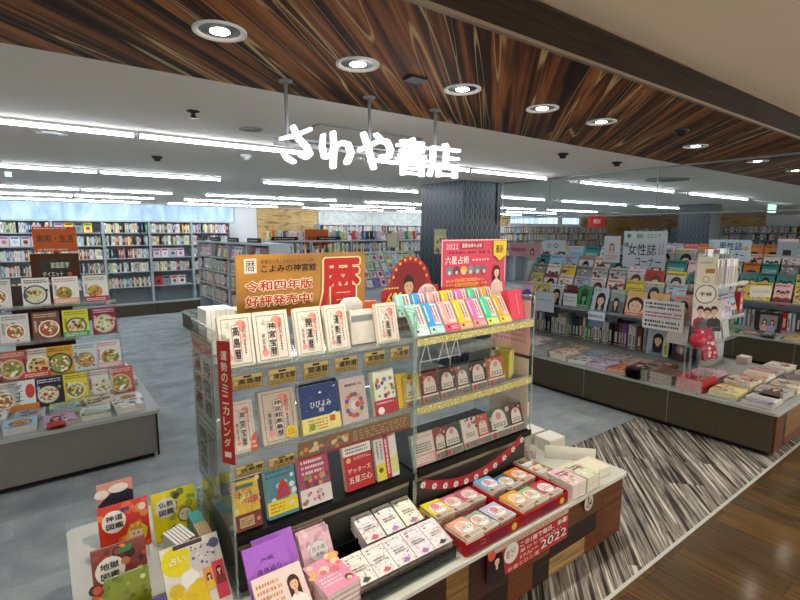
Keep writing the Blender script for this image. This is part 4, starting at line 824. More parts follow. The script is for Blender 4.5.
# ================================================================ RIGHT END OF THE TABLE
def fcase(w, h): a = Art(w, h, '#E4DCC8'); a.dots(.05, .05, .95, .95, 10, ['#A8C4DC', '#D87A5A', '#E8D8A8', '#8A9AB0'], .08, .15); a.lines(.1, .5, .7, .8, 2, '#7A7A78'); return a
mb = MB(); bx, by = 2.13, 1.50
mb.box(0, 0, 0, .115, .005, .075, '#CFC4AC'); mb.box(0, 0, 0, .005, .29, .075, '#CFC4AC'); mb.box(.11, 0, 0, .115, .29, .075, '#CFC4AC'); mb.box(0, .285, 0, .115, .29, .13, '#C08A3A'); mb.box(0, 0, 0, .115, .29, .004, '#CFC4AC')
A = Art(.11, .07, '#B8552A'); A.dots(.1, .1, .9, .9, 8, ['#E3B43A', '#8A2A20'], .1, .18)
o = obj('display_pack', mb, 'cover', None, (bx, by, ty)); tag(o, 'cream counter box of small books with an orange back card', 'display box')
for k_ in range(5):
    book('small illustrated book in the cream counter box, %s from the front' % ordn[k_], 'book', (bx+.0575, by+.015+.052*k_, ty+.006), 60, 0, .098, .1, .018, fcase(.098, .1), '#D8CCB8', 'small books in the counter box', key='fc%d' % (k_ % 2))
def fst(w, h, c): a = Art(w, h, c); a.dots(.05, .05, .95, .95, 16, ['#D86A7A', '#E8B8C0', '#F0ECE6', '#A8C08A'], .06, .12); a.lines(.15, .55, .85, .8, 2, '#8A3A4A'); return a
for s_, (x, y, n, c, nm) in enumerate(((2.215, 1.375, 4, '#E3C6C8', 'rose-patterned'), (2.345, 1.375, 4, '#D8DCB8', 'green-patterned'))):
    for k_ in range(n):
        book('%s paperback in a flat stack on the table corner, %s from the bottom' % (nm, ordn[k_]), 'book', (x, y, ty+.0205*k_), 90, rad(-3+4*s_), .118, .175, .0198, fst(.118, .175, c), '#A8A090', 'patterned paperbacks on the table corner', key='fst%d' % s_)
for k_ in range(4):
    a = Art(.15, .16, '#E8E2C4'); book('blank cream pad in the flat stack at the table corner, %s from the bottom' % ordn[k_], 'pad', (2.50, 1.42, ty+.0125*k_), 90, rad(-4), .16, .15, .012, a, '#D8D0B0', 'cream pads on the table corner', name='paper_pad', key='pad')
mb = MB(); mb.box(-.15, 0, 0, .15, .004, .085); o = obj('acrylic_divider', mb, 'white_board', None, (2.545, 1.66, ty), (0, 0, rad(-48))); tag(o, 'low pale divider board on the table corner behind the pads', 'divider')
A = Art(.13, .09, '#D8CFC4'); A.dots(.2, .1, .8, .9, 12, ['#D89AA0', '#C0A8A0'], .06, .12); m = MB(); m.box(-.065, 0, 0, .065, .003, .09, '#D8CFC4'); m.art(A); o = obj('flower_card', m, 'cover', None, (2.335, 1.83, ty+.012), (0, 0, rad(-35))); o.location.z = ty; tag(o, 'pale card with faded flowers beside the cream counter box', 'card')
for k_ in range(4):
    mb = MB(); mb.box(-.075, 0, 0, .075, .125, .078, '#E9E6D8'); mb.box(-.075, -.0006, .01, .075, 0, .07, '#DCD6C2'); mb.box(-.07, .006, .078, .07, .12, .079, '#F2F0E6')
    o = bev(obj('white_carton', mb, 'matt_print', None, (2.60-.012*k_, 1.79+.145*k_, ty), (0, 0, rad(-3))), .002, 1); tag(o, 'white oblong carton behind the display, %s back from the corner' % ordn[k_], 'carton', 'white cartons along the table side')
A = Art(.13, .09, '#E8B8C0'); A.lines(.1, .2, .9, .8, 3, '#B04A6A'); m = MB(); m.box(-.065, 0, 0, .065, .001, .09, '#E8B8C0'); m.art(A); m.box(-.06, .001, -.205, -.054, .004, .05, '#D8D8D0')
o = obj('pink_card', m, 'cover', None, (2.44, 1.95, ty+.2065)); tag(o, 'small pink handwritten card on a stick beside the right rack', 'card')

# ================================================================ LEFT END OF THE TABLE (children's guides)
def guide(w, h, bg, txt, kind):
    a = Art(w, h, bg)
    if kind == 'red': a.dots(.0, .0, 1, .95, 26, ['#E8622A', '#D83A20', '#E88A3A'], .05, .12); a.disc(.3, .66, .24, '#F0ECE4', 22); a.poly([(.45, .18), (.6, .5), (.8, .52), (.95, .35), (.9, .15)], '#E8C83A'); a.disc(.7, .3, .14, '#F0D0B8'); a.poly([(.58, .38), (.6, .5), (.66, .42), (.7, .53), (.75, .42), (.82, .5), (.84, .36)], '#C9A02A'); a.disc(.66, .3, .02, '#201010', 6); a.disc(.75, .3, .02, '#201010', 6, same=True); a.disc(.15, .15, .07, '#E8E0D8'); a.disc(.88, .82, .08, '#E8D8C8'); a.rect(.45, .82, .62, .9, '#4A3A8A')
    if kind == 'yellow': a.dots(.3, .0, 1, .95, 18, ['#A8B82A', '#C9A03A', '#7A8A2A', '#8A6A3A'], .04, .1); a.disc(.3, .66, .24, '#F0ECE4', 22); a.disc(.72, .42, .19, '#8A7420', 8); a.disc(.72, .42, .15, '#F0E8D0'); a.disc(.66, .44, .02, '#201010', 6); a.disc(.77, .44, .02, '#201010', 6, same=True); a.disc(.55, .86, .08, '#4A4A20'); a.poly([(.1, .1), (.5, .3), (.3, .05)], '#5A8A4A'); a.disc(.42, .12, .06, '#8ACBE0')
    if kind == 'hell': a.dots(.0, .0, 1, .95, 34, ['#D8562A', '#7A2A2A', '#4A2A2A', '#E88A3A', '#8A4A4A'], .04, .11); a.disc(.32, .6, .27, '#F0ECE4', 22); a.poly([(.5, .9), (.75, .95), (.72, .84), (.52, .82)], '#2E8A5A'); a.disc(.85, .45, .08, '#D8D02A'); a.disc(.6, .68, .08, '#C98A6A'); a.disc(.5, .3, .09, '#E8A03A')
    if kind in ('red', 'yellow', 'hell'):
        cy = .6 if kind == 'hell' else .66
        a.text(txt[:2], .14, cy+.02, .48, cy+.14, '#2A2A34', .03); a.text(txt[2:], .14, cy-.14, .48, cy-.02, '#2A2A34', .03)
    return a
put('orange-red picture guide with a white title disc and crowned figure', 96, 147, 503, 2.22, 16, .2, lambda w, h: guide(w, h, '#D2341E', '神道図鑑', 'red'), '#B82A18')
bnd = Art(.17, .05, '#B5761E'); bnd.lines(.1, .1, .95, .9, 4, '#5A3A1A')
put('bright yellow picture guide with white title disc and round face', 150, 194, 490, 2.26, 16, .21, lambda w, h: guide(w, h, '#F0E40E', '仏教図鑑', 'yellow'), '#C9C41A')
put('dark red picture guide with white title disc and flames', 89, 145, 544, 1.97, 16, .215, lambda w, h: guide(w, h, '#8A3A34', '地獄図鑑', 'hell'), '#6A2424')
def salm(w, h): a = Art(w, h, '#D8927A'); a.poly([(0, .0), (1, 0), (1, .75), (.7, .85), (.4, .8), (0, .6)], '#2E3444'); a.disc(.12, .8, .2, '#E9E4E0', ry=.09); a.disc(.6, .86, .28, '#E9E4E0', ry=.09); return a
put('salmon and navy book standing behind the orange-red guide', 95.5, 132, 482, 2.37, 10, .22, salm, '#B87A68')
def oliv(w, h): a = Art(w, h, '#7A8A1E'); a.dots(0, 0, 1, 1, 30, ['#98A83A', '#6A7A1A', '#5A6A1A'], .04, .08); a.disc(.85, .85, .06, '#C8CC9A'); a.rect(0, 0, .3, .6, '#B5963A'); return a
put('olive green picture book leaning low in front of the dark red guide', 103, 149, 576, 1.80, 16, .2, oliv, '#5A6A1A')
a = Art(.09, .12, '#4A3AB0'); a.disc(.5, .5, .4, '#5E4CC8', 16); a.lines(.2, .35, .8, .6, 2, '#D8D4EC'); m = MB(); m.box(-.045, 0, 0, .045, .03, .12, '#4A3AB0'); m.art(a); o = obj('small_box', m, 'cover', None, (.215, 1.70, ty+.03), (rad(-24), 0, 0)); o.location.z = ty+.014; tag(o, 'glossy purple packet in front of the olive book', 'packet')
a = Art(.08, .1, '#B02A3A'); a.disc(.5, .6, .3, '#D84A4A', 14); m = MB(); m.box(-.04, 0, 0, .04, .03, .1, '#B02A3A'); m.art(a); o = obj('small_box', m, 'cover', None, (.135, 1.71, ty+.014), (rad(-24), 0, 0)); tag(o, 'small red packet beside the purple packet', 'packet')
def ylw(w, h):
    a = Art(w, h, '#E3DFD0'); a.disc(.25, .78, .26, '#E3D420', 24); a.rect(.22, .93, .72, .99, '#4A3A4A'); a.disc(.68, .72, .24, '#CFC8C8', 18); a.dots(.48, .55, .9, .9, 20, ['#6A5A6A', '#A89AA8', '#E8E0D8'], .012, .03); a.disc(.9, .86, .09, '#5A5A8A'); a.disc(.4, .5, .15, '#EFECE6'); a.dots(.05, .0, .6, .4, 16, ['#E3C22A', '#EAD45A', '#D8B82A'], .08, .15)
    a.rect(.62, .3, .78, .56, '#E89A5A'); a.rect(.78, .1, .98, .6, '#D84A5A'); a.person(.88, .48, .16, '#1E1414', '#8A3A3A'); a.person(.70, .44, .14, '#3A241C', '#E8C83A'); a.lines(.3, .9-.0, .6, .93, 1, '#E8E0E8'); a.text('占い', .12, .74, .38, .84, '#F0EEE0', .02); return a
put('white and yellow astrology magazine with portraits leaning at the left rack foot', 158, 217, 544, 1.72, 46, .27, ylw, '#C9B8A0', t=.012, cat='magazine', name='magazine')
cols = ['#E8E4E0', '#D87A7A', '#E8A050', '#EDE8E2', '#C04A5A', '#E3C8C0', '#F0ECE6', '#D8B050', '#E8E0DC']
bx_ = at(176, 520, y=1.95).x
for i in range(6):
    mb = MB(); mb.box(-.0055, 0, 0, .0055, .13, .165, cols[i]); mb.box(-.005, .001, .1652, .005, .128, .1655, '#F0EEE6'); mb.box(-.003, -.0004, .03, .003, 0, .14, '#8A7A70'); o = obj('booklet', mb, 'cover', None, (bx_+.006+i*.0128, 1.955+.006*i, ty+.001), (0, 0, rad(14))); tag(o, 'thin %s booklet in the standing row left of rack, %s from left' % (['white', 'rose', 'orange', 'white', 'red', 'pale pink', 'white', 'gold', 'white'][i], ordn[i]), 'booklet', 'thin booklets standing left of the rack')
for i in range(5):
    mb = MB(); mb.box(-.0045, 0, 0, .0045, .22, .175, '#B59A6A'); mb.box(-.0046, .12, .04, .0046, .2205, .1758, '#3E9A94'); mb.box(-.004, -.0005, .001, .004, 0, .16, '#5A4034'); o = obj('booklet', mb, 'cover', None, (bx_+.088+i*.0102, 1.935, ty+.001), (0, 0, rad(0)))
    if o.location.x > .495: bpy.data.objects.remove(o); continue
    tag(o, 'slim teal-topped tan booklet behind the magazine, %s from left' % ordn[i], 'booklet', 'teal-topped booklets')
def ygp(w, h): A = Art(w, h, '#C9C03A'); A.dots(.1, .1, .9, .95, 20, ['#C98A2A', '#E8E0A8', '#7A8A2A'], .06, .1); A.disc(.5, .5, .2, '#E0DCC0'); A.disc(.5, .88, .1, '#3A3A20'); return A
put('yellow-green booklet standing in a clear pocket at the left rack side', 203, 229, 475, 2.20, 8, .17, ygp, '#B0A82A', t=.01, cat='booklet', name='booklet')
o = obj('clear_pocket', MB().box(.36, 2.185, ty, .495, 2.189, ty+.30), 'acrylic'); tag(o, 'clear upright acrylic pocket plate at the left rack side', 'acrylic stand')
def blp(w, h): A = Art(w, h, '#C6D0E0'); A.dots(.1, .1, .9, .9, 14, ['#8AA8D0', '#E8E8F0', '#A0A0B8'], .08, .16); return A
put('pale blue patterned packet between yellow guide and clear pocket', 196, 208, 487, 2.24, 4, .12, blp, '#B8C4D8', t=.02, cat='packet', name='packet')

# ================================================================ RIGHT MAGAZINE STAGE + RACK
SX0, SX1, SY0, SY1 = 4.57, 6.16, 1.16, 4.49
def stage(name, label, x0, x1, y0, y1, seams, zt, face='stage_dark', end_mosaic=False, group=None, axis='x'):
    o = empty(name, label, 'display stage', ((x0+x1)/2, (y0+y1)/2, 0), group=group); cx, cy = (x0+x1)/2, (y0+y1)/2
    r = .04; pts = []
    for px, py, a0 in ((x1-r, y1-r, 0), (x0+r, y1-r, 90), (x0+r, y0+r, 180), (x1-r, y0+r, 270)):
        for q in range(4): t = rad(a0+q*30); pts.append((px+r*math.cos(t)-cx, py+r*math.sin(t)-cy))
    m = MB(); m.prism(pts, 'z', zt-.03, zt); bev(obj('stage_top', m, 'stage_top', o), .004, 2)
    m = MB(); m.box(x0+.03-cx, y0+.03-cy, .04, x1-.03-cx, y1-.03-cy, zt-.03); obj('stage_body', m, face, o)
    m = MB(); m.box(x0+.06-cx, y0+.06-cy, 0, x1-.06-cx, y1-.06-cy, .04); obj('plinth', m, 'black', o)
    e = [y0+.03]+seams+[y1-.03]
    if axis == 'y': e = [x0+.03]+seams+[x1-.03]
    for a, b_ in zip(e, e[1:]):
        m = MB()
        if axis == 'x': m.box(x0+.018-cx, a+.005-cy, .045, x0+.03-cx, b_-.005-cy, zt-.034)
        else: m.box(a+.005-cx, y0+.018-cy, .045, b_-.005-cx, y0+.03-cy, zt-.034)
        obj('front_panel', m, face, o)
    for s_ in seams:
        m = MB()
        if axis == 'x': m.box(x0+.022-cx, s_-.004-cy, .045, x0+.029-cx, s_+.004-cy, zt-.034)
        else: m.box(s_-.004-cx, y0+.022-cy, .045, s_+.004-cx, y0+.029-cy, zt-.034)
        obj('seam_strip', m, 'steel_grey', o)
    if end_mosaic:
        m = MB()
        for u0, u1, w0, w1, t in ((0, .12, 0, 1, 'r'), (.12, .16, 0, 1, 'k'), (.16, .5, .25, 1, 'y'), (.16, .5, 0, .25, 'r'), (.5, .75, 0, .6, 'd'), (.5, 1, .6, 1, 'm'), (.75, 1, 0, .6, 'l')):
            m.box(x0+.032+(x1-x0-.064)*u0-cx, y0+.015-cy, .045+(zt-.08)*w0, x0+.032+(x1-x0-.064)*u1-cx, y0+.029-cy, .045+(zt-.08)*w1, tones[t])
        obj('wood_cladding', m, 'mosaic_wood', o)
    return o
s1 = at(581.5, 400, x=4.57).y; s2 = at(664, 430, x=4.57).y
stage('magazine_stage', 'long low dark magazine stage with grey top and wooden end, right of the display', SX0, SX1, SY0, SY1, [s2, s1, 3.95], .385, end_mosaic=True)
SZ = .386
NT = 5; TX = [5.40+.09*k for k in range(NT)]; TZZ = [.85+.125*k for k in range(NT)]
def rack_tiers(name, label, X0, XB, y0, y1, zb, tx, tz, grp=None, rz=0):
    o = empty(name, label, 'magazine rack', (X0, (y0+y1)/2, zb+.001), group=grp); cy = (y0+y1)/2
    m = MB(); m.box(XB-X0, y0-cy, 0, XB-X0+.03, y1-cy, tz[-1]+.22-zb); obj('back_panel', m, 'shelf_grey', o)
    for y in (y0, y1-.015): m = MB(); m.box(tx[0]+.15-X0, y-cy, 0, XB-X0, y+.015-cy, tz[-1]+.05-zb); obj('side_panel', m, 'shelf_grey', o)
    for k_, (x, z) in enumerate(zip(tx, tz)):
        m = MB(); nx = tx[k_+1] if k_+1 < len(tx) else XB
        m.box(x-.012-X0, y0-cy+.016, z-.014-zb, (XB if k_ == 0 else nx+.06)-X0-.001, y1-cy-.016, z-.002-zb); m.box(x-.014-X0, y0-cy, z-.018-zb, x-.011-X0, y1-cy, z+.012-zb); obj('tier_shelf', m, 'steel_grey', o)
    return o
rack_tiers('magazine_rack', 'tall stepped grey magazine rack on the near right stage', 5.38, 5.98, 2.08, 4.46, SZ, TX, TZZ)
tn = ['lowest', 'second', 'third', 'fourth', 'top']
cnt = 0
def fill_tiers(tx, tz, y0, y1, where, w=.21, h=.275, grp=None, first=None, kinds=MK, lean=17, tofs=0, knd='magazine'):
    for k_ in range(len(tx)):
        y = y1-w/2-.02-R.uniform(0, .04); i = 0
        while y-w/2 > y0:
            kd, nm, c2, a = R.choice(kinds)
            if first and k_ == 0 and i in first: kd, nm, c2, a = first[i]
            key = 'mg%d_%s' % (MK.index((kd, nm, c2, a)) if (kd, nm, c2, a) in MK else 900+i, where)
            book('%s %s magazine, %s title, %s from left, %s tier, %s' % (nm, KW.get(kd, kd), c2, ordn[i], tn[k_+tofs], where), knd.replace('_', ' '), (tx[k_], y, tz[k_]), lean, rad(-90), a.w, a.h, .006, a, PAL.get(nm, '#C9C9C9'), grp, parts=False, name=knd, key=key if key.startswith('mg9') is False else None)
            y -= w+R.uniform(.008, .03); i += 1
def special(kind, bg, ttl, tcol):
    a = Art(.225, .29, bg)
    if kind == 'face': a.rect(0, 0, 1, 1, '#E8B49A'); a.disc(.5, .45, .42, '#3A2016', 20); a.disc(.5, .4, .32, '#EBC4A6', 20, ry=.3); a.poly([(.2, .5), (.25, .7), (.5, .78), (.75, .7), (.8, .5), (.6, .62), (.35, .62)], '#3A2016'); a.disc(.38, .42, .035, '#1A1010', 8); a.disc(.62, .42, .035, '#1A1010', 8, same=True); a.disc(.5, .24, .06, '#B8483E', 8, ry=.02); a.rect(0, 0, 1, .14, '#D8672A'); a.lines(.1, .04, .9, .12, 1, '#F0E8D8')
    a.text(ttl, .06, .82, .94, .97, tcol, .06); return a
fA = special('face', '#C9B8A8', 'anan', '#E3C61E'); fB = special('face', '#A89A9A', 'nono', '#E3C61E')
mA = Art(.225, .29, '#8FA09A'); mA.rect(0, 0, 1, .5, '#5A6A66'); mA.person(.45, .45, .7, '#1A1414', '#2A2A30'); mA.lines(.1, .85, .9, .95, 1, '#D8DCD8')
mC = Art(.225, .29, '#C99A90'); mC.person(.5, .5, 1.1, '#1A120E', '#C9C0B8', long=False); mC.lines(.06, .86, .6, .95, 1, '#B03A4A')
gA = Art(.225, .29, '#2E8A4A'); gA.disc(.5, .7, .28, '#1E4A2A', 12); gA.person(.5, .5, .7, '#142014', '#2A3A2A', skin='#6AA87A'); gA.lines(.1, .05, .9, .2, 2, '#C8E0C8')
wA = Art(.225, .29, '#BCC8D4'); wA.person(.55, .5, 1.0, '#161418', '#5A6478'); wA.lines(.05, .85, .5, .94, 1, '#4A5A8A')
dr = Art(.225, .29, '#6A1E2A'); dr.person(.4, .6, .6, '#1A0E0E', '#9A2A3A'); dr.person(.75, .55, .5, '#1A0E0E', '#3A3A3A', long=False); dr.text('BARGUE', .05, .25, .95, .4, '#C9B02A', .04) if 0 else dr.lines(.05, .25, .95, .4, 1, '#C9B02A')
first = {}
cand = [(562, 572, dr, 'dark red two-person'), (573.5, 588, gA, 'green portrait'), (589, 605, wA, 'pale blue portrait'), (606.5, 621.5, mA, 'grey-green portrait'), (623, 643, fA, 'yellow-titled close-up face'), (646, 666, fB, 'second yellow-titled close-up face'), (670, 691, mC, 'pink-brown tousled-hair portrait')]
gM = 'magazines on the near right rack'
for u0, u1, a, nm in cand:
    ya, yb_ = at(u0, 305, x=5.37).y, at(u1, 305, x=5.37).y
    o = book('%s magazine on the lowest tier of the near right rack' % nm, 'magazine', (TX[0]-.004, (ya+yb_)/2, TZZ[0]), 15, rad(-90), a.w, a.h, .006, a, a.bg, gM, parts=False, name='magazine'); o.scale = ((ya-yb_)/a.w*.97, 1, 1)
tier0 = [(at(562, 305, x=5.37).y-.09, 0, 0)]
yb = tier0[0][0]+.24
for i, j in enumerate((0, 4, 9)):
    kd, nm, c2, a = MK[j]; book('%s magazine, %s title, near the column end, %s on lowest tier' % (nm, c2, ordn[2-i]), 'magazine', (TX[0], yb+.235*i, TZZ[0]), 15, rad(-90), a.w, a.h, .006, a, PAL[nm], gM, parts=False, name='magazine') if yb+.235*i < 4.35 else None
rs = R.getstate(); fill_tiers(TX[1:], TZZ[1:], 2.12, 4.44, 'near rack', grp=gM, tofs=1)
# fix tier names offset for the near rack handled through order: tiers start at second
# handwritten boards on the rack
def sign_x(name, label, cat, u0, u1, v0, v1, x, A_fn, t=.004, tilt=0, roll=0):
    a = at(u0, v1, x=x); b_ = at(u1, v0, x=x); w = a.y-b_.y; h = b_.z-a.z; A = A_fn(w, h)
    o = empty(name, label, cat, (x, (a.y+b_.y)/2, (a.z)), (0, roll, rad(-90)))
    m = MB(); m.box(-w/2, 0, 0, w/2, t, h, A.bg); obj('panel', m, 'matt_print', o); m = MB(); m.art(A); obj('print', m, 'matt_print', o); return o
def lad(w, h): A = Art(w, h, '#C2CEDA'); A.text('女性誌', .12, .48, .78, .9, '#22262C', .01); A.text('コーナー', .32, .1, .9, .42, '#22262C', .01); A.disc(.08, .85, .06, '#6A9A8A'); A.lines(.82, .5, .96, .9, 2, '#B87A8A', vert=True); return A
sign_x('handwritten_sign', 'large pale blue handwritten board on top of the near right rack', 'sign', 622, 667, 241, 268, 5.72, lad)
sign_x('handwritten_sign', 'pale sheet with line drawing beside the large blue handwritten board', 'sign', 603, 621, 236, 262, 5.70, lambda w, h: (lambda A: (A.person(.5, .6, .5, '#8A6A5A', '#C9C0C0'), A.lines(.1, .1, .9, .3, 2, '#B88A9A'), A)[-1])(Art(w, h, '#C9CFD4')))
sign_x('handwritten_sign', 'small pale green strip sign above the large blue handwritten board', 'sign', 624, 668, 231, 240.5, 5.86, lambda w, h: (lambda A: (A.disc(.12, .5, .05, '#3E8F7E'), A.text('雑誌・コミック', .3, .25, .85, .75, '#5A5A60', .01), A)[-1])(Art(w, h, '#C8D8D4')))
sign_x('oval_sign', 'pinkish sign with a face drawing at the column end of the rack', 'sign', 509, 541, 243, 256, 5.72, lambda w, h: (lambda A: (A.frame(0, 0, 1, 1, '#C9A8A8', .02), A.person(.75, .4, .2, '#2A1A1A', '#C9A0A0'), A.lines(.08, .3, .55, .75, 1, '#A04A5A'), A)[-1])(Art(w, h, '#C79AA0')))
sign_x('handwritten_sign', 'pale card with two round letters above the rack left part', 'sign', 542, 566, 240, 251, 5.74, lambda w, h: (lambda A: (A.disc(.3, .5, .08, '#5A7A8A'), A.disc(.6, .5, .09, '#5A7A8A', same=True), A.disc(.3, .5, .05, '#C3D0D4'), A.disc(.6, .5, .055, '#C3D0D4', same=True), A)[-1])(Art(w, h, '#C3D0D4')))
def note(w, h): A = Art(w, h, '#E8E8E4'); A.lines(.06, .68, .94, .94, 2, '#1C1C1C'); A.lines(.06, .4, .94, .62, 2, '#B03A3A'); A.lines(.06, .06, .94, .34, 2, '#1C1C1C'); return A
sign_x('notice_card', 'white handwritten notice with black and red writing in front of face magazines', 'notice', 642, 685, 303, 327, 5.355, note)
sign_x('notice_card', 'blank grey-white card on the rack left of the green magazine', 'notice', 535, 554.5, 293, 310, 5.345, lambda w, h: (lambda A: (A.lines(.1, .5, .9, .7, 1, '#9AA4AA'), A)[-1])(Art(w, h, '#C3CDD4')))
sign_x('notice_card', 'small pale card between the dark red and green magazines', 'notice', 563, 577, 294, 305, 5.35, lambda w, h: (lambda A: (A.lines(.1, .3, .9, .8, 2, '#8A8A90'), A)[-1])(Art(w, h, '#D0D4D6')))
sign_x('notice_card', 'white caption strip under the pale blue portrait magazine', 'notice', 588, 605, 313, 319, 5.35, lambda w, h: (lambda A: (A.lines(.05, .2, .9, .8, 1, '#5A6A8A'), A)[-1])(Art(w, h, '#DDE2E6')))
# standing books under the lowest tier
BC = ['white', 'black', 'brown', 'white', 'green', 'cream', 'grey', 'white', 'navy', 'red', 'white', 'green', 'yellow', 'black', 'purple', 'pale grey', 'brown', 'orange']
y = 4.42; i = 0; used = {}
seq = ['pale grey', 'dark red', 'white', 'grey', 'black', 'navy', 'white', 'pale green', 'white', 'white', 'cream', 'grey', 'green', 'navy', 'navy', 'brown', 'white', 'green', 'green', 'dark red', 'white', 'white', 'black', 'white', 'white', 'black', 'black', 'brown', 'purple', 'purple', 'white', 'white', 'brown']
from math import inf
ob = {}
while y > 2.62 and i < len(seq)*2:
    nm = seq[i % len(seq)]; t = R.choice([.03, .035, .05, .06]); h = R.uniform(.27, .33); key = 'sb%s%d%d' % (nm, int(t*1000), int(h*50))
    if key not in ob:
        m = MB(); h2 = int(h*50)/50; m.box(0, -t/2+.0005, 0, .21, t/2-.0005, h2, PAL[nm]); m.box(-.0006, -t*.25, .05, 0, t*.25, h2*.6, '#8A8A86' if nm in ('white', 'cream', 'pale grey') else '#D8D4C8'); m.box(-.0006, -t*.4, .012, 0, t*.4, .03, '#3A3A3A' if nm in ('white', 'cream') else '#C9B87A'); ob[key] = m.mesh('book', 'cover')
    o = obj('bound_volume', ob[key], None, None, (5.74, y-t/2, SZ+.001)); tag(o, '%s upright book spine on the stage below the magazines, %s from column' % (nm, ordn[min(i, 39)]), 'bound volume', 'upright books under the magazine tiers'); y -= t+R.choice([.002, .003, .02]); i += 1
# face-out fashion book + dark folder
a = Art(.25, .33, '#B9C4CC'); a.person(.5, .55, .8, '#1A1414', '#8A98A8'); a.rect(.3, .1, .7, .32, '#1C1C20'); a.rect(.78, 0, 1, 1, '#E8E4A0'); a.vtext('SHOES', .83, .08, .96, .9, '#1A1A1A', .03)
book('pale fashion book with a black handbag and yellow side stripe', 'book', (5.66, at(657, 345, x=5.66).y, SZ+.001), 6, rad(-90), .25, .33, .012, a, '#E8E4A0', None, parts=False)
a = Art(.2, .26, '#3A3034'); a.disc(.5, .5, .3, '#7A7A80', 12); a.person(.5, .5, .5, '#8A8A8A', '#5A3A3A')
book('dark book with silver portrait beside the fashion book', 'book', (5.62, at(681, 350, x=5.62).y, SZ+.001), 6, rad(-90), .2, .26, .012, a, '#2A2024', None, parts=False)
# ---- stacks lying on the stage
def stack(x, y, n, w, h, colname, where, rz, t=.008, art=None, base=SZ, grp='magazine stacks on the near right stage', jit=4):
    n = round(n*1.5) if base == SZ and x < 7 else n
    a = art or mag_art(R.choice(['photo', 'photo', 'text', 'photo']), PAL[colname], PAL[R.choice(['magenta', 'red', 'blue', 'black', 'orange'])], w, h)
    key = 'st%.2f%.2f' % (x, y)
    for k_ in range(n):
        book('%s magazine, stack %s, %s' % (colname, where, 'topmost' if k_ == n-1 else '%s from bottom' % ordn[k_]), 'magazine', (x+R.uniform(-.004, .004), y+R.uniform(-.004, .004), base+(t+.0006)*k_), 90, rad(rz+R.uniform(-jit, jit)), w, h, t, a, PAL[colname] if R.random() < .5 else '#B9B4AA', grp, parts=False, name='magazine', key=key)
fr = [(4.20, 3, 'pale grey'), (3.97, 4, 'white'), (3.70, 6, 'white'), (3.46, 6, 'grey'), (3.22, 5, 'cream'), (2.98, 3, 'white'), (2.75, 4, 'lilac'), (2.52, 3, 'orange'), ]
pl = ['nearest the column', 'second from the column', 'third from column, front row', 'fourth from column, front row', 'before the first seam', 'past the first seam', 'with lilac top, front row', 'with orange top, front row']
for i, (y, n, c) in enumerate(fr): stack(4.60, y, n, .21, .28, c, pl[i], -90)
bk = [(4.1, 3, 'pale grey'), (3.84, 5, 'white'), (3.58, 4, 'grey'), (3.3, 4, 'beige'), (3.02, 3, 'pale grey'), (2.78, 5, 'grey'), (2.54, 4, 'beige'), (2.3, 5, 'brown')]
for i, (y, n, c) in enumerate(bk): stack(4.93, y, n, .21, .28, c, 'back row, %s from column' % ordn[i], -90)
stack(4.60, 2.31, 8, .19, .25, 'black', 'black-spined, left of the navy stack', -90)
a = Art(.19, .25, '#6A5040'); a.lines(.1, .1, .9, .9, 4, '#4A3428'); stack(4.60, 2.09, 8, .2, .26, 'navy', 'navy-spined beside the red stack', -90, art=a)
a = mag_art('pattern', '#C83A4E', '#E8C8C8', .21, .28); stack(4.60, 1.84, 8, .22, .29, 'red', 'bright red at the middle of the stage end', -90, .0085, a)
a = mag_art('pattern', '#D8A8C0', '#E8E0E8', .23, .3); stack(4.93, 1.86, 7, .23, .28, 'pale pink', 'pink and lilac behind the red stack', -90, .0085, a)
grid = [(4.62, 1.58, 4, 'pale yellow'), (4.62, 1.33, 3, 'white'), (4.93, 1.58, 6, 'cream'), (4.93, 1.34, 4, 'pale grey'), (5.24, 1.56, 6, 'white'), (5.24, 1.32, 4, 'cream'), (5.55, 1.58, 5, 'pale grey'), (5.55, 1.34, 3, 'grey'), (5.86-.02, 1.56, 5, 'white'), (5.84, 1.32, 3, 'beige')]
gn = ['front of the corner, inner', 'at the very corner', 'second line, inner', 'second line, outer', 'third line, inner', 'third line, outer', 'fourth line, inner', 'fourth line, outer', 'last line, inner', 'last line, outer']
for i, (x, y, n, c) in enumerate(grid): stack(x, y, n, .21, .27, c, gn[i], -90, .009, mag_art(['photo', 'text', 'photo', 'photo', 'text'][i % 5], PAL[c], ['#D8823A', '#4A5A8A', '#C8505A', '#8A6A4A'][i % 4], .21, .27), jit=2)
# ---- end tower
tw = empty('end_tower_rack', 'narrow clear tower rack of diaries at the end of the magazine rack', 'display rack', (5.65, 1.98, SZ+.001))
m = MB()
for x in (-.1, .5):
    m.box(x, .17, 0, x+.014, .184, 1.24)
    m.box(x, -.02, 0, x+.014, .17, .014)
obj('frame', m, 'steel_grey', tw)
for z in (.30, .52, .87):
    m = MB(); m.box(-.5, -.02, z-.006, .5, .168, z); m.box(-.5, -.024, z-.01, .5, -.02, z+.03); obj('shelf', m, 'acrylic_shelf', tw)
m = MB(); m.box(-.1, .186, .3, .51, .19, 1.24); obj('back_panel', m, 'acrylic', tw)
dc = ['cream', 'beige', 'white', 'brown', 'cream', 'brown', 'white', 'pale grey', 'navy', 'white', 'white', 'lilac', 'pale green', 'white', 'cream', 'pale grey']
x = 5.17
for i in range(16):
    nm = dc[i]; t = .045 if i % 3 else .03; m = MB(); m.box(0, 0, 0, t-.002, .13, .27, PAL[nm]); m.box(t*.2, -.0006, .03, t*.7, 0, .2, '#A09484' if i % 2 else '#6A5A4A')
    if x+t > 6.1: break
    o = obj('diary', m, 'cover', None, (x, 1.965, SZ+.8725)); tag(o, '%s diary standing on the upper shelf of the end tower, %s from left' % (nm, ordn[i]), 'diary', 'diaries on the end tower'); x += t+.004
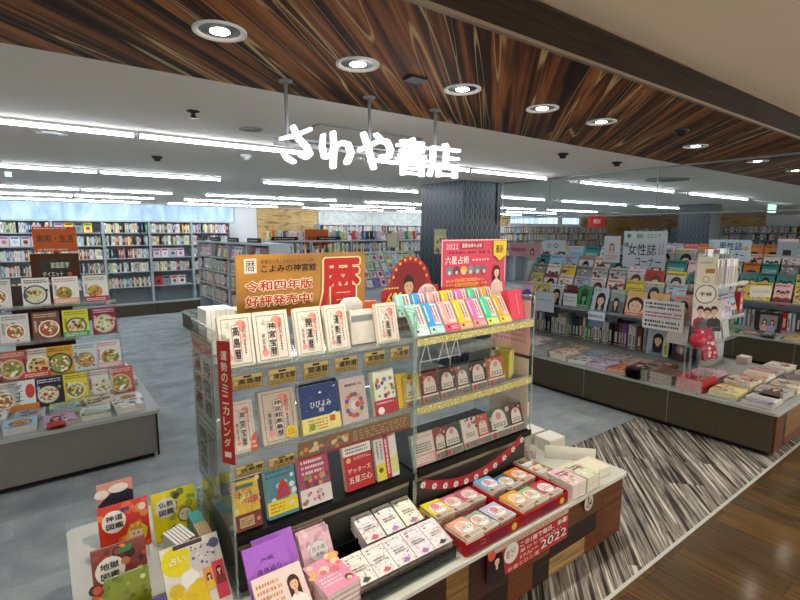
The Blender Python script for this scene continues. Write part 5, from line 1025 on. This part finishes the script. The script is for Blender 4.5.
for i, (nm, kd, c2) in enumerate((('pale pink', 'pattern', 'purple'), ('brown', 'woman', 'red'), ('pale grey', 'text', 'lilac'), ('lilac', 'pattern', 'navy'), ('pale blue', 'group', 'brown'))):
    a = mag_art(kd, PAL[nm], PAL[c2], .15, .24); book('%s covered notebook on the middle shelf of the end tower' % nm, 'notebook', (5.28+.158*i, 1.965, SZ+.5225), 14, 0, .15, .24, .012, a, PAL[nm], 'notebooks on the end tower', parts=False, name='notebook')
a = Art(.09, .26, '#B82A2A'); a.vtext('手帳', .2, .2, .8, .8, '#F0E4D8', .03); m = MB(); m.box(-.045, 0, 0, .045, .06, .26, '#B82A2A'); m.art(a); o = obj('red_box', m, 'cover', None, (6.12, 1.975, SZ+.5225)); o.location.x = 6.08; tag(o, 'tall red box with white characters at right of the end tower', 'box')
for i, c in enumerate(('#5A6664', '#8A8E8A', '#3E4644')):
    m = MB(); m.box(-.09, 0, 0, .09, .008, .24, c); m.box(-.08, -.0006, .01, .08, 0, .23, '#A9B4B2'); o = obj('clear_file', m, 'cover', None, (5.35+.2*i, 1.97, SZ+.302), (rad(-10), 0, rad(0))); o.location.z += .002; tag(o, 'glossy grey-green file leaning on the lower tower shelf, %s from left' % ordn[i], 'file', 'files on the lower tower shelf')
# cards and magazine on the left post of the tower
def tcard(name, label, cat, u0, u1, v0, v1, A_fn, y=1.90):
    um = (u0+u1)/2; q = at(um, v1, y=y); t = at(um, v0, y=y); dist = math.hypot(q.x, q.y); w = (u1-u0)/F*dist*.93; h = t.z-q.z; A = A_fn(w, h)
    o = empty(name, label, cat, (q.x, y, q.z), (0, 0, rad(-48)))
    m = MB(); m.box(-w/2, 0, 0, w/2, .004, h, A.bg); obj('panel', m, 'matt_print', o); m = MB(); m.art(A); obj('print', m, 'matt_print', o); return o
def lg(w, h): A = Art(w, h, '#DAD6C8'); A.disc(.5, .5, .44, '#3A3A3A', 24); A.disc(.5, .5, .40, '#E4E0D4', 24); A.text('手帳', .24, .38, .76, .62, '#26262A', .03); return A
tcard('logo_card', 'square card with a black ring around two characters on the tower', 'card', 695, 715, 285.5, 303, lg)
tcard('cream_card', 'upper cream card with brown block on the tower post', 'card', 697.5, 713, 257, 285, lambda w, h: (lambda A: (A.rect(.45, .42, .95, .58, '#A8783A'), A.disc(.5, .2, .2, '#9A9A92'), A.disc(.5, .2, .15, '#DDD6C2'), A.lines(.15, .75, .8, .85, 1, '#8A8070'), A)[-1])(Art(w, h, '#DDD6C2')))
a0 = at(704, 326, y=1.92); a = mag_art('group', '#E3D8D0', '#D85A6A', .23, .29)
book('pale magazine with three people in dark suits on the tower post', 'magazine', (a0.x, 1.90, a0.z), 4, rad(-48), .25, .26, .012, a, '#E3D8D0', None, parts=True, name='magazine')
m = MB(); m.box(-.12, .012, -(a0.z-SZ)+.001, -.11, .02, 0); m.box(.11, .012, -(a0.z-SZ)+.001, .12, .02, 0); m.box(-.13, -.02, -.012, .13, .03, -.001); m.box(-.12, .012, 0, -.11, .02, .72); m.box(.10, .012, 0, .11, .02, .72); o = obj('shelf_bracket', m, 'acrylic_shelf', None, (a0.x, 1.90, a0.z), (0, 0, rad(-48))); tag(o, 'small clear stand carrying the three-people magazine', 'stand')
p = at(697, 340, y=1.80); m = MB(); m.lathe([(.001, 0), (.04, .005), (.06, .04), (.055, .085), (.03, .115), (.015, .12), (.03, .145), (.001, .15)], 16, '#B3243C'); o = obj('gift_pouch', m, 'balloon_red', None, (p.x, 1.80, p.z-.06)); tag(o, 'round shiny red gift pouch on a clear stand at the tower', 'pouch')
m = MB(); m.box(-.07, -.07, -.006, .07, .07, 0)
for sx in (-.06, .06):
    for sy in (-.06, .06): m.box(sx-.005, sy-.005, -(p.z-.06-SZ)+.001, sx+.005, sy+.005, -.006)
o2 = obj('pouch_stand', m, 'acrylic_shelf', None, (p.x, 1.80, p.z-.0605)); tag(o2, 'clear four-legged stand under the red pouch', 'stand')
p = at(712, 352, y=1.76); a = Art(.13, .28, '#C02A40'); a.dots(.1, .05, .9, .95, 20, ['#E8A0A8', '#D8566A', '#F0D0C8', '#8A1A2A'], .06, .14); m = MB(); m.prism([(-.065, 0), (.065, 0), (.06, .28), (-.06, .28)], 'y', 0, .05, '#A82438'); m.art(a)
o = obj('gift_bag', m, 'cover', None, (p.x, 1.76, max(SZ+.1, at(715, 358, y=1.76).z)), (rad(-4), rad(-14), rad(-35))); tag(o, 'tall crimson patterned gift bag leaning beside the red pouch', 'bag')
m = MB(); m.box(-.06, 0, 0, .07, .08, max(.09, at(715, 358, y=1.76).z-SZ-.022)); o3 = obj('bag_stand', m, 'acrylic_shelf', None, (p.x, 1.755, SZ+.001)); tag(o3, 'clear block under the crimson gift bag', 'stand')
m = MB(); m.box(-.07, -.05, 0, .07, .05, .08, '#C9B8B0'); m.box(-.06, -.04, .0801, .06, .04, .081, '#DCCFC8'); o = obj('small_carton', m, 'matt_print', None, (6.08, 1.90, SZ+.001)); tag(o, 'pale small carton on the stage right of the tower foot', 'carton')

# ================================================================ SECOND MAGAZINE RACK (far right)
S2X0 = 7.82
stage('magazine_stage', 'far right dark magazine stage seen beyond the end tower', S2X0, 9.3, 1.2, 4.6, [1.9, 2.6, 3.4], .385)
TX2 = [8.45+.085*k for k in range(5)]; TZ2 = [.80+.135*k for k in range(5)]
rack_tiers('magazine_rack', 'stepped magazine rack on the far right stage', 8.43, 9.02, 1.24, 4.5, SZ, TX2, TZ2)
M2 = [k for k in MK if k[0] in ('car', 'text', 'man', 'photo', 'group')]
o_ = mag_art('car', '#D8802A', '#2A2A2A'); M2 += [('car', 'orange', 'black', o_)]*3; MK.append(('car', 'orange', 'black', o_))
r_ = mag_art('text', '#D8505A', '#E8A8A8'); M2 += [('text', 'red', 'pink', r_)]*2; MK.append(('text', 'red', 'pink', r_))
fill_tiers(TX2, TZ2, 1.26, 4.5, 'far rack', grp='magazines on the far right rack', kinds=M2, knd='hobby_magazine')
def men(w, h): A = Art(w, h, '#B8CAD4'); A.text('男性誌', .25, .5, .8, .9, '#223250', .02); A.text('コーナー', .4, .12, .85, .42, '#223250', .01); A.disc(.88, .6, .06, '#C8A86A'); A.rect(.02, .1, .1, .9, '#8AC0B8'); return A
sign_x('handwritten_sign', 'pale blue handwritten board with navy characters on the far rack', 'sign', 708, 752, 240, 260, 8.40, men)
sign_x('red_sign', 'small orange-red sign left of the navy-lettered board', 'sign', 705, 717, 248, 259, 8.35, lambda w, h: (lambda A: (A.lines(.1, .3, .9, .8, 2, '#E8A890'), A)[-1])(Art(w, h, '#D8502E')))
sign_x('handwritten_sign', 'pink-topped pale board at the right end of far rack', 'sign', 776, 799, 239, 257, 8.6, lambda w, h: (lambda A: (A.rect(0, .85, 1, 1, '#E8C8CC'), A.rect(.3, .1, .7, .4, '#3A2A2A'), A)[-1])(Art(w, h, '#9FB0BC')))
tcard('notice_card', 'white price card on the tower in front of far rack', 'notice', 752, 768, 286, 297, lambda w, h: (lambda A: (A.lines(.1, .3, .9, .7, 1, '#B9B9B4'), A)[-1])(Art(w, h, '#DDDDD6')))
for i, (y, n, c) in enumerate(((1.4, 3, 'white'), (1.66, 4, 'pale green'), (1.92, 5, 'yellow'), (2.18, 3, 'pale grey'), (2.44, 4, 'navy'), (2.7, 3, 'green'))):
    stack(7.86, y, n, .21, .28, c, 'far right stage, %s from corridor' % ordn[i], -90, grp='stacks on the far right stage')
for i in range(26):
    nm = R.choice(['white', 'cream', 'brown', 'pale blue', 'green', 'pale grey', 'red', 'beige']); t = R.choice([.03, .04, .05]); key = 'sc%s%d' % (nm, t*1000)
    if key not in ob:
        m = MB(); m.box(0, -t/2+.0005, 0, .2, t/2-.0005, .26, PAL[nm]); m.box(-.0006, -t*.25, .05, 0, t*.25, .18, '#8A8A86' if nm in ('white', 'cream', 'pale grey') else '#D8D4C8'); ob[key] = m.mesh('book', 'cover')
    o = obj('bound_volume', ob[key], None, None, (8.6, 2.9-.055*i, SZ+.001)); tag(o, '%s upright book under the tiers of the far rack, %s from left' % (nm, ordn[i]), 'bound volume', 'upright books on the far right stage')
a = Art(.3, .28, '#2A1E22'); a.rect(.15, .15, .85, .85, '#8A8088'); a.person(.35, .5, .3, '#1A1414', '#C9A0A0'); a.person(.65, .5, .3, '#1A1414', '#A0A0C0')
book('dark framed picture book facing out on the far stage', 'book', (8.30, 2.35, SZ+.001), 8, rad(-90), .3, .28, .03, a, '#1A1214', None, parts=False)

# ================================================================ LEFT STAGE + COOKERY RACK
stage('cookery_stage', 'grey-fronted low stage of cookery books at left', -2.4, .69, 4.14, 5.75, [-1.0], .40, face='stage_face', axis='y')
m = MB(); m.box(.652, 4.15, .02, .664, 4.172, .37); o = obj('corner_guard', m, 'black'); tag(o, 'black corner strip on the grey cookery stage', 'strip')
LZ = .401
lr = empty('cookery_rack', 'stepped clear and brown rack of cookery books standing on the left stage', 'book rack', (-.9, 5.2, LZ))
LT = [(4.93, .60), (5.05, .885), (5.17, 1.17)]
for y, z in LT:
    m = MB(); m.box(-1.4, y-5.2-.01, z-LZ-.012, 1.45, 5.34-5.2, z-LZ-.002); m.box(-1.4, y-5.2-.014, z-LZ-.014, 1.45, y-5.2-.01, z-LZ+.02); obj('shelf', m, 'acrylic_shelf', lr)
m = MB(); m.box(.68, .15, 0, 1.12, .17, .94); obj('centre_board', m, 'dark_board', lr)
m = MB(); m.box(-1.4, .171, 0, 1.45, .176, 1.1); obj('back_panel', m, 'acrylic', lr)
for x in (-1.4, 1.44):
    m = MB(); m.prism([(-.28, 0), (.15, 0), (.15, 1.1), (.0, 1.1), (-.28, .25)], 'x', x, x+.01); obj('side_panel', m, 'acrylic', lr)
def bd(name, label, u0, u1, v0, v1, y, fn): return board(name, label, 'sign', u0, u1, v0, v1, y, fn, 'matt_print')
def org(w, h): A = Art(w, h, '#B5561E'); A.rect(.0, .88, 1, 1, '#B03A2E'); A.lines(.05, .9, .8, .98, 1, '#E0C8B8'); A.text('実用・生活', .08, .38, .92, .68, '#3A1A10', .03); A.lines(.1, .04, .8, .14, 1, '#E0D0C0'); return A
o, zo, w = bd('category_sign', 'orange category sign with dark characters above the cookery books', 34, 75.5, 227, 252, 5.33, org)
def drk(w, h): A = Art(w, h, '#4A2814'); A.rect(.2, .0, .8, .75, '#181414'); A.text('家庭医学', .4, .42, .78, .66, '#D8D0C4', .02); A.text('ダイエット', .22, .1, .64, .3, '#D8D0C4', .02); A.disc(.78, .18, .05, '#B5561E'); return A
o2, z2, w2 = bd('category_sign', 'dark brown category board with white characters below the orange sign', 32, 78.5, 253, 280, 5.332, drk)
m = MB(); m.box(-.02, .006, LZ-zo, .02, .02, .1); obj('post', m, 'dark_board', o)
def food(c, c2, t=None, rim='#F0EEE6', band=None):
    a = Art(.19, .245, c); ux, ur = R.uniform(.42, .6), R.uniform(.34, .46)
    for q in range(5): a.disc(R.uniform(.1, .9), R.uniform(.08, .7), R.uniform(.05, .1), R.choice(['#E8E2D6', '#C8B49A', '#8A9A5A', '#B86A4A', '#5A4A3E']), 8)
    a.dish(ux, .40, ur, rim, foods=R.choice([('#B5471F', '#D98B2B', '#6E8B2E', '#E6C86A', '#7A3418'), ('#5E8A3A', '#C8D88A', '#E8E0C8', '#B83A2A'), ('#D8B06A', '#F0E2B8', '#A8622E', '#6A8A3A', '#F4F0E4')]))
    a.lines(.04, .3, .2, .7, 1, c2, vert=True); a.k += 1
    a.lines(.08, .80, .92, .95, 2, c2)
    if band: a.rect(0, 0, 1, .22, band); a.lines(.08, .05, .9, .17, 2, '#F0ECE4')
    return a
cb = {'bowl': ('white cookbook with navy bowl', food('#E3E0D6', '#3A4A5A', rim='#2E3C60')), 'pasta': ('white cookbook with tomato dish', food('#EAE6E0', '#C8786A', band='#E8A87A')), 'veg': ('pale cookbook with green dishes and crimson band', food('#DDE6D8', '#C8785A', band='#B02A4A')),
      'thai': ('brown meat cookbook', food('#7A4A3A', '#D8C8B0')), 'ygreen': ('yellow and green cookbook with dark bowl', food('#D8D43A', '#8A7A1E', rim='#3A3A36', band='#4AA860')), 'crim': ('crimson cookbook with salad', food('#8E2A4A', '#E8D0D0', rim='#C8B89A')),
      'many': ('white cookbook of many small plates', food('#D8D4CC', '#6A6A60')), 'red': ('cookbook with red lower band', food('#D8CFC4', '#7A3A2A', band='#D84A2E')), 'gold': ('yellow noodle cookbook', food('#D8A02A', '#4A3A1A', rim='#3A342A')), 'rice': ('pale cookbook with dark pot', food('#C8D4D2', '#5A7A8A', rim='#8A8A8A')),
      'pinkt': ('white cookbook with pink lower text', food('#E0DCD8', '#C86A7A', rim='#E8E4E0', band='#E0A8B4')), 'dark': ('black cookbook with mushroom dish', food('#201C2E', '#E0DCE8', rim='#4A3A30')), 'yel': ('yellow cookbook with white bowl', food('#E0D03A', '#6A5A2A')), 'diet': ('white diet book with red oval', None), 'grn': ('pale green book with red title', food('#D0DCCC', '#B03A3A', rim='#D8D8D0')), 'tom': ('red-brown cookbook with stew', food('#B85A4A', '#E8D0C0', rim='#D8B8A0'))}
a = Art(.19, .245, '#DCE2DE'); a.vtext('ダイエ', .22, .3, .46, .88, '#4A4A4A', .03); a.disc(.72, .62, .16, '#C83A3A', 20, ry=.24); a.rect(0, 0, 1, .2, '#D8862A'); cb['diet'] = (cb['diet'][0], a)
gk = 'cookery books on the left rack'
def cook(key, u, v, y, z, lean, where, sc=1):
    nm, a = cb[key]; p = at(u, v, y=y); book('%s, %s' % (nm, where), 'cookbook', (p.x, y, z), lean, 0, .19, .245, .014, a, a.bg, gk, key='ck'+key, name='cookbook')
for k_, u, w_ in (('many', -3, 'far left on top tier'), ('bowl', 37, 'under the dark category board'), ('pasta', 67, 'top tier middle'), ('veg', 97, 'right end of top tier')): cook(k_, u, 300, 5.17, 1.171, 14, w_)
for k_, u, w_ in (('pinkt', -16, 'left edge, middle tier'), ('many', 15, 'middle tier left'), ('thai', 47, 'middle tier above brown gap'), ('ygreen', 77, 'middle tier'), ('crim', 106, 'right end of middle tier')): cook(k_, u, 333, 5.05, .886, 14, w_)
for k_, u, w_ in (('thai', -12, 'third tier, cut by the frame edge'), ('tom', 14, 'third tier, left'), ('red', 37, 'third tier, second'), ('gold', 62, 'third tier below brown gap'), ('rice', 88, 'third tier, second from right'), ('pinkt', 111, 'third tier, right end')): cook(k_, u, 375, 4.93, .601, 18, w_)
for k_, u, w_ in (('gold', -16, 'lowest row, beyond frame edge'), ('many', 3, 'lowest row, first'), ('diet', 24, 'lowest row, second'), ('dark', 51, 'lowest row, beneath yellow noodle book'), ('yel', 79, 'lowest row, centre'), ('grn', 103, 'lowest row, right of yellow one'), ('tom', 124, 'lowest row, right end')): cook(k_, u, 400, 4.72, LZ+.001, 30, w_)
fc = ['white', 'pale green', 'cream', 'pale blue', 'green', 'white', 'lilac', 'pale pink', 'pale grey', 'white', 'beige', 'pale green']
for j, (yy, xs) in enumerate(((4.20, [-1.35, -1.12, -.89, -.66, -.43, -.20, .03, .26, .49]), (4.45, [-1.3, -1.07, -.84, -.61, -.38, -.15, .08, .31, .52]))):
    for i, x in enumerate(xs):
        c = fc[(i*3+j*5) % 12]; n = 2+(i+j) % 3
        a = mag_art(['photo', 'dish', 'photo', 'text'][(i+j) % 4], PAL[c], PAL[R.choice(['orange', 'red', 'green', 'blue', 'brown'])], .19, .23)
        for k_ in range(n):
            book('%s cookery magazine, %s row, %s pile from right, %s' % (c, 'front' if j == 0 else 'second', ordn[len(xs)-1-i], 'top' if k_ == n-1 else '%s from bottom' % ordn[k_]), 'cookery magazine', (x, yy, LZ+.0125*k_), 90, rad(R.uniform(-4, 4)), .19, .23, .0115, a, '#C9C4BA', 'cookery magazines lying on the left stage', parts=False, name='cookery_magazine', key='cf%d_%d' % (j, i))
for i, (y, c) in enumerate(((4.98, 'pale grey'), (5.22, 'white'), (5.46, 'pale pink'))):
    stack(.56, y, 4, .19, .21, c, 'right side of cookery stage, %s back' % ordn[i], 0, .012, base=LZ, grp='piles on the side of the cookery stage')

# ================================================================ BOOKCASES
SPM = {}
def spine_mesh(ci, hi, ti):
    k_ = (ci, hi, ti)
    if k_ in SPM: return SPM[k_]
    nm = SPC[ci]; t = (.018, .027, .038)[ti]; h = (.18, .2, .22)[hi]
    m = MB(); m.box(0, 0, 0, t-.001, .14, h, PAL[nm]); dark = nm in ('white', 'cream', 'pale grey', 'pale yellow', 'pale blue', 'pale pink', 'pale green')
    m.box(t*.25, -.0008, h*.35, t*.7, 0, h*.85, '#77736E' if dark else '#D8D4CC'); m.box(t*.1, -.0008, h*.04, t*.9, 0, h*.14, R.choice(['#B03A3A', '#3A5A9A', '#3A3A3A', '#C9A23A']))
    SPM[k_] = (m.mesh('book', 'cover'), t, h, nm); return SPM[k_]
SPC = ['white', 'cream', 'pale grey', 'white', 'pale blue', 'pale yellow', 'grey', 'pale green', 'white', 'black', 'blue', 'red', 'green', 'pale pink', 'brown', 'orange', 'teal', 'white', 'yellow', 'lilac', 'navy']
stuff = MB(); NB = [0]
def shelf_books(x0, y, z, L, rz, where, hmax, indiv=True, grp='books on the back wall bookcases'):
    x = 0; i = 0; ca, sa = math.cos(rz), math.sin(rz)
    while True:
        me, t, h, nm = spine_mesh(R.randrange(len(SPC)), R.randrange(2 if hmax < .23 else 3), R.randrange(3))
        if x+t > L: break
        if R.random() < .06: x += .05; continue
        px, py = x0[0]+ca*x, x0[1]+sa*x
        if indiv and NB[0] < 215:
            NB[0] += 1; o = obj('book', me, None, None, (px, py, z+.001), (0, 0, rz)); tag(o, '%s spine, %s from left on %s' % (nm, ordn[min(i, 38)], where), 'book', grp)
        else:
            T = Matrix.Translation((px, py, z+.001)) @ Matrix.Rotation(rz, 4, 'Z'); stuff.box(0, 0, 0, t-.001, .14, h, PAL[nm], 0, T); stuff.box(t*.25, -.0008, h*.35, t*.7, 0, h*.8, '#77736E' if nm in ('white', 'cream', 'pale grey') else '#D8D4CC', 0, T)
        x += t; i += 1
def faces(x0, y, z, L, rz, where, grp):
    x = .02; i = 0; ca, sa = math.cos(rz), math.sin(rz)
    while x+.16 < L:
        kd, nm, c2, a = MK[R.randrange(26)]; h = .2; key = 'fs%d' % MK.index((kd, nm, c2, a))
        if key not in _bm:
            A = Art(.15, .2, PAL[nm]); A.rect(.1, .72, .9, .9, PAL[c2]); A.disc(.5, .4, .28, PAL[R.choice(PN)], 8)
            pg, cv = book_parts(.15, .2, .02, A, PAL[nm]); _bm[key] = cv.mesh('book', 'cover')
        o = obj('book', _bm[key], None, None, (x0[0]+ca*(x+.075)-sa*.0, x0[1]+sa*(x+.075), z+.007), (rad(-10), 0, rz)); tag(o, '%s book facing out, %s from left on %s' % (nm, ordn[i], where), 'book', grp); x += .165; i += 1
sn = ['top shelf', 'second shelf', 'third shelf', 'fourth shelf', 'fifth shelf', 'sixth shelf']
def case(name, label, p0, L, rz, zs, ztop, depth, zb=0, header=False, base=None, nb=None, group=None):
    o = empty(name, label, 'bookcase', (p0[0], p0[1], zb), (0, 0, rz), group)
    m = MB(); m.box(0, depth, 0, L, depth+.02, ztop-zb); obj('back_panel', m, 'shelf_back', o)
    for x in (0, L-.02): m = MB(); m.box(x, 0, 0, x+.02, depth, ztop-zb); obj('side_panel', m, 'shelf_grey', o)
    for z in zs: m = MB(); m.box(.021, .01, z-.018-zb, L-.021, depth, z-zb); obj('shelf', m, 'shelf_grey', o)
    m = MB(); m.box(0, -.002, ztop-zb, L, depth+.02, ztop+.03-zb); obj('top_rail', m, 'shelf_grey', o)
    if base: m = MB(); m.box(0, -base[0], 0, L, -.002, base[1]-.02); obj('base_cabinet', m, 'stage_dark', o); m = MB(); m.box(-.001, -base[0]-.02, base[1]-.02, L+.0, -.002, base[1]); obj('base_top', m, 'stage_top', o)
    if header:
        m = MB(); m.box(.1, -.02, ztop+.035-zb, L*.7, -.01, ztop+.10-zb); A = Art(L*.5, .05, '#1A1A1C'); A.lines(.1, .25, .9, .75, 1, '#D8D8D4'); m2 = MB(); obj('header_strip', m, 'black', o)
        for p_, c_, k_ in A.p: m2.face([(q[0]+L*.38, -.021, q[1]+ztop+.042-zb) for q in p_], c_)
        obj('header_lettering', m2, 'matt_print', o)
    return o
ca_zs = [1.80, 1.53, 1.25, .95, .62]
# bookcases running away from the viewer (face the left aisle)
PX = 2.50; pz = [1.38, 1.13, .88, .60]
for j in range(4):
    y1 = 9.95-.92*j
    case('bookcase', 'low aisle bookcase facing left, %s unit from the far end' % ordn[j], (PX, y1), .9, rad(-90), pz, 1.62, .3, base=(.35, .30), header=True)
    for k_, z in enumerate(pz):
        wh = '%s of %s aisle unit' % (sn[k_], ordn[j])
        if k_ == 0: faces((PX+.04, y1-.03), 0, z, .84, rad(-90), wh, 'face-out books on the aisle bookcases')
        else: shelf_books((PX+.03, y1-.025), 0, z, .85, rad(-90), wh, .22, grp='books on the aisle bookcases')
    for i in range(3):
        a = mag_art('text', PAL[R.choice(['white', 'cream', 'pale blue', 'pale grey'])], PAL[R.choice(['red', 'blue', 'green'])], .15, .2)
        book('book lying on the base ledge of the %s aisle unit, %s one' % (ordn[j], ordn[i]), 'book', (PX-.32, y1-.15-.28*i, .301), 90, rad(-90), .15, .2, .03, a, '#C9C4BA', 'books lying on the aisle bookcase ledge', parts=False)
# back wall bays
bx0 = -.62
for j in range(5):
    x0 = bx0+.885*j
    case('bookcase', 'tall grey bookcase bay under the blue window covering, %s from left' % ordn[j], (x0, 12.02), .88, 0, ca_zs, 2.03, .3, base=(.25, .27))
    for k_, z in enumerate(ca_zs):
        wh = '%s of %s back bay' % (sn[k_], ordn[j])
        if (j, k_) in ((1, 0), (3, 2), (3, 4), (0, 1)): faces((x0+.03, 12.05), 0, z, .82, 0, wh, 'face-out books on the back bays')
        else: shelf_books((x0+.03, 12.05), 0, z, .82, 0, wh, .22)
for j, x0 in enumerate([-3.28, -2.39, -1.51]): 
    case('bookcase', 'tall grey bookcase bay at the far left behind the cookery rack, %s' % ordn[j], (x0, 12.02), .88, 0, ca_zs, 2.03, .3, base=(.25, .27))
    for z in ca_zs: shelf_books((x0+.03, 12.05), 0, z, .82, 0, '', .22, False)
# far back wall, right part
for j in range(16):
    x0 = 6.2+.9*j
    case('bookcase', 'distant wall bookcase right of the timber panel, %s bay from left' % ordn[j], (x0, 12.02), .89, 0, ca_zs[:4], 2.0, .3)
    for z in ca_zs[:4]: shelf_books((x0+.03, 12.05), 0, z, .83, 0, '', .22, False)
for j in range(10):
    y1 = 11.6-.92*j
    case('bookcase', 'distant bookcase along the right wall, %s bay from the back corner' % ordn[j], (21.6, y1), .9, rad(-90), ca_zs[:4], 2.0, .3)
    for z in ca_zs[:3]: shelf_books((21.63, y1-.03), 0, z, .84, rad(-90), '', .22, False)
# mid floor cases facing the viewer
for j in range(4):
    x0 = 3.35+.92*j
    case('bookcase', 'mid-shop bookcase behind the gold banner, %s unit from left' % ordn[j], (x0, 8.6), .9, 0, [1.40, 1.14, .88, .6], 1.62, .3, header=(j < 2), base=(.3, .3))
    for k_, z in enumerate([1.40, 1.14, .88, .6]): shelf_books((x0+.03, 8.63), 0, z, .84, 0, '%s of %s mid unit' % (sn[k_], ordn[j]), .22, k_ == 0, grp='books on the mid-shop bookcases')
    for i in range(int(.86/.055)):
        nm = SPC[(i*5+j*3) % len(SPC)]; m = spine_mesh((i*5+j*3) % len(SPC), 0, 2)
        if i % 2: o = obj('book', m[0], None, None, (x0+.04+.055*i, 8.66, 1.651)); tag(o, '%s book standing on top of the %s mid unit, %s position' % (m[3], ordn[j], ordn[i//2]), 'book', 'books standing on the mid-shop bookcase tops')
# face-out comic rack between banner and dome poster
def tilt_rack(x0, x1, y, zs, lab, where, dens=.16):
    o = empty('face_out_rack', lab, 'book rack', ((x0+x1)/2, y, 0)); cx = (x0+x1)/2
    m = MB(); m.prism([(0, 0), (.5, 0), (.5, zs[-1]+.2), (.42, zs[-1]+.2), (0, zs[0])], 'x', x0-cx, x1-cx); obj('stand_body', m, 'shelf_grey', o)
    for k_, z in enumerate(zs):
        yy = y-.02+.42*k_/len(zs); m = MB(); m.box(x0-cx, yy-y-.012, z-.01, x1-cx, yy-y+.05, z); obj('ledge', m, 'steel_grey', o)
        x = x0+.09; i = 0
        while x+.07 < x1:
            key = 'tr%d' % R.randrange(14)
            if key not in _bm:
                c = R.choice(['pale pink', 'lilac', 'pale blue', 'pale green', 'white', 'orange', 'mint', 'grey', 'pink', 'purple']); A = Art(.13, .18, PAL[c]); A.disc(.5, .45, .35, PAL[R.choice(PN)], 9); A.rect(.1, .78, .9, .92, PAL[R.choice(PN)]); pg, cv = book_parts(.13, .18, .012, A, PAL[c]); _bm[key] = (cv.mesh('book', 'cover'), c)
            ob_ = obj('comic', _bm[key][0], None, None, (x, yy-.008, z+.008), (rad(-24), 0, 0)); tag(ob_, '%s comic facing out, %s from left on %s ledge of %s' % (_bm[key][1], ordn[i], ordn[k_], where), 'comic', 'face-out comics'); x += dens; i += 1
    return o
tilt_rack(4.85, 6.3, 7.6, [.78, .93, 1.08, 1.23], 'sloping rack of face-out comics between gold banner and red dome poster', 'sloping rack')
m = MB(); m.box(-.13, 0, 0, .13, .01, .28, '#A8A890'); m.box(-.11, -.001, .03, .11, 0, .25, '#B9B89E'); m.box(-.01, .011, -.28, .01, .03, .1, '#6A6A6A')
p = at(390, 252, y=8.2); o = obj('grey_notice', m, 'matt_print', None, (p.x, 8.115, 1.50)); tag(o, 'blank khaki notice board above the sloping comic rack', 'notice')
def org2(w, h): A = Art(w, h, '#B5561E'); A.text('語学・生活', .1, .4, .9, .65, '#3A1A10', .02); A.lines(.2, .08, .6, .16, 1, '#E8E0D8'); return A
p = at(308, 249, y=8.52); q = at(331, 229.5, y=8.52); w = q.x-p.x; A = org2(w, q.z-p.z); m = MB(); m.box(-w/2, 0, 0, w/2, .01, A.h, A.bg); m.art(A); m.box(-w/2, .002, -.1, w/2, .02, -.01, '#5A3018'); m.box(-.02, .01, 1.651-p.z, .02, .03, .05, '#5A3018')
o = obj('category_sign', m, 'matt_print', None, ((p.x+q.x)/2, 8.66, p.z)); o.location.y = 8.63; tag(o, 'small orange category sign above the gold banner right part', 'sign')
# poster on the near column
p = at(432.5, 253, y=4.49); q = at(446, 226, x=4.31)
A = Art(.17, .30, '#C9BE94'); A.rect(.0, .75, 1, 1, '#A8B08A'); A.dots(.05, .05, .95, .7, 16, ['#B5563A', '#D8C878', '#6A8A4A', '#E0D8C0', '#8A4A3A'], .08, .14)
yc = at(440, 240, x=4.31).y; zc = at(440, 254, x=4.31).z
m = MB(); m.box(-.12, 0, 0, .12, .004, .33, A.bg); A.w = .24; A = (lambda B: (B.rect(0, .75, 1, 1, '#A8B08A'), B.dots(.05, .05, .95, .7, 16, ['#B5563A', '#D8C878', '#6A8A4A', '#E0D8C0', '#8A4A3A'], .08, .14), B)[-1])(Art(.24, .33, '#C9BE94')); m.art(A)
o = obj('column_poster', m, 'cover', None, (4.312, yc, zc), (0, 0, rad(-90))); tag(o, 'narrow pale poster hung on the navy column left face', 'poster')
# red hanging sign far
m = MB(); A = Art(.95, .34, '#D8403A'); A.text('雑誌', .28, .3, .72, .75, '#F4ECEA', .03); m.box(-.475, 0, 0, .475, .02, .34, A.bg); m.art(A); 
for x in (-.4, .4): m.tube((x, .01, .34), (x, .01, CH-1.98+.0), .004, 6, col='#8A8A8A')
o = obj('hanging_sign', m, 'matt_print', None, (at(597, 222, y=9).x, 9, 1.98)); tag(o, 'red hanging aisle sign with white characters above distant shelves', 'sign')
# low side case next to the aisle (left of the acrylic rack)
# white flat island between rack rows beyond the first stage
if stuff.f:
    o = obj('distant_books', stuff, 'cover'); tag(o, 'distant rows of book spines on the farther wall bookcases', 'books', kind='stuff')
# ================================================================ WORLD + VIEW
w = bpy.data.worlds.new('world'); bpy.context.scene.world = w; w.use_nodes = True
w.node_tree.nodes['Background'].inputs[0].default_value = (1.0, .95, .88, 1); w.node_tree.nodes['Background'].inputs[1].default_value = 2.0
sc_ = bpy.context.scene
sc_.view_settings.view_transform = 'Standard'; sc_.view_settings.look = 'None'; sc_.view_settings.gamma = 1; sc_.view_settings.exposure = .62
sc_.cycles.use_denoising = True; sc_.cycles.max_bounces = 8; sc_.cycles.diffuse_bounces = 4; sc_.cycles.transparent_max_bounces = 24; sc_.cycles.sample_clamp_indirect = 6
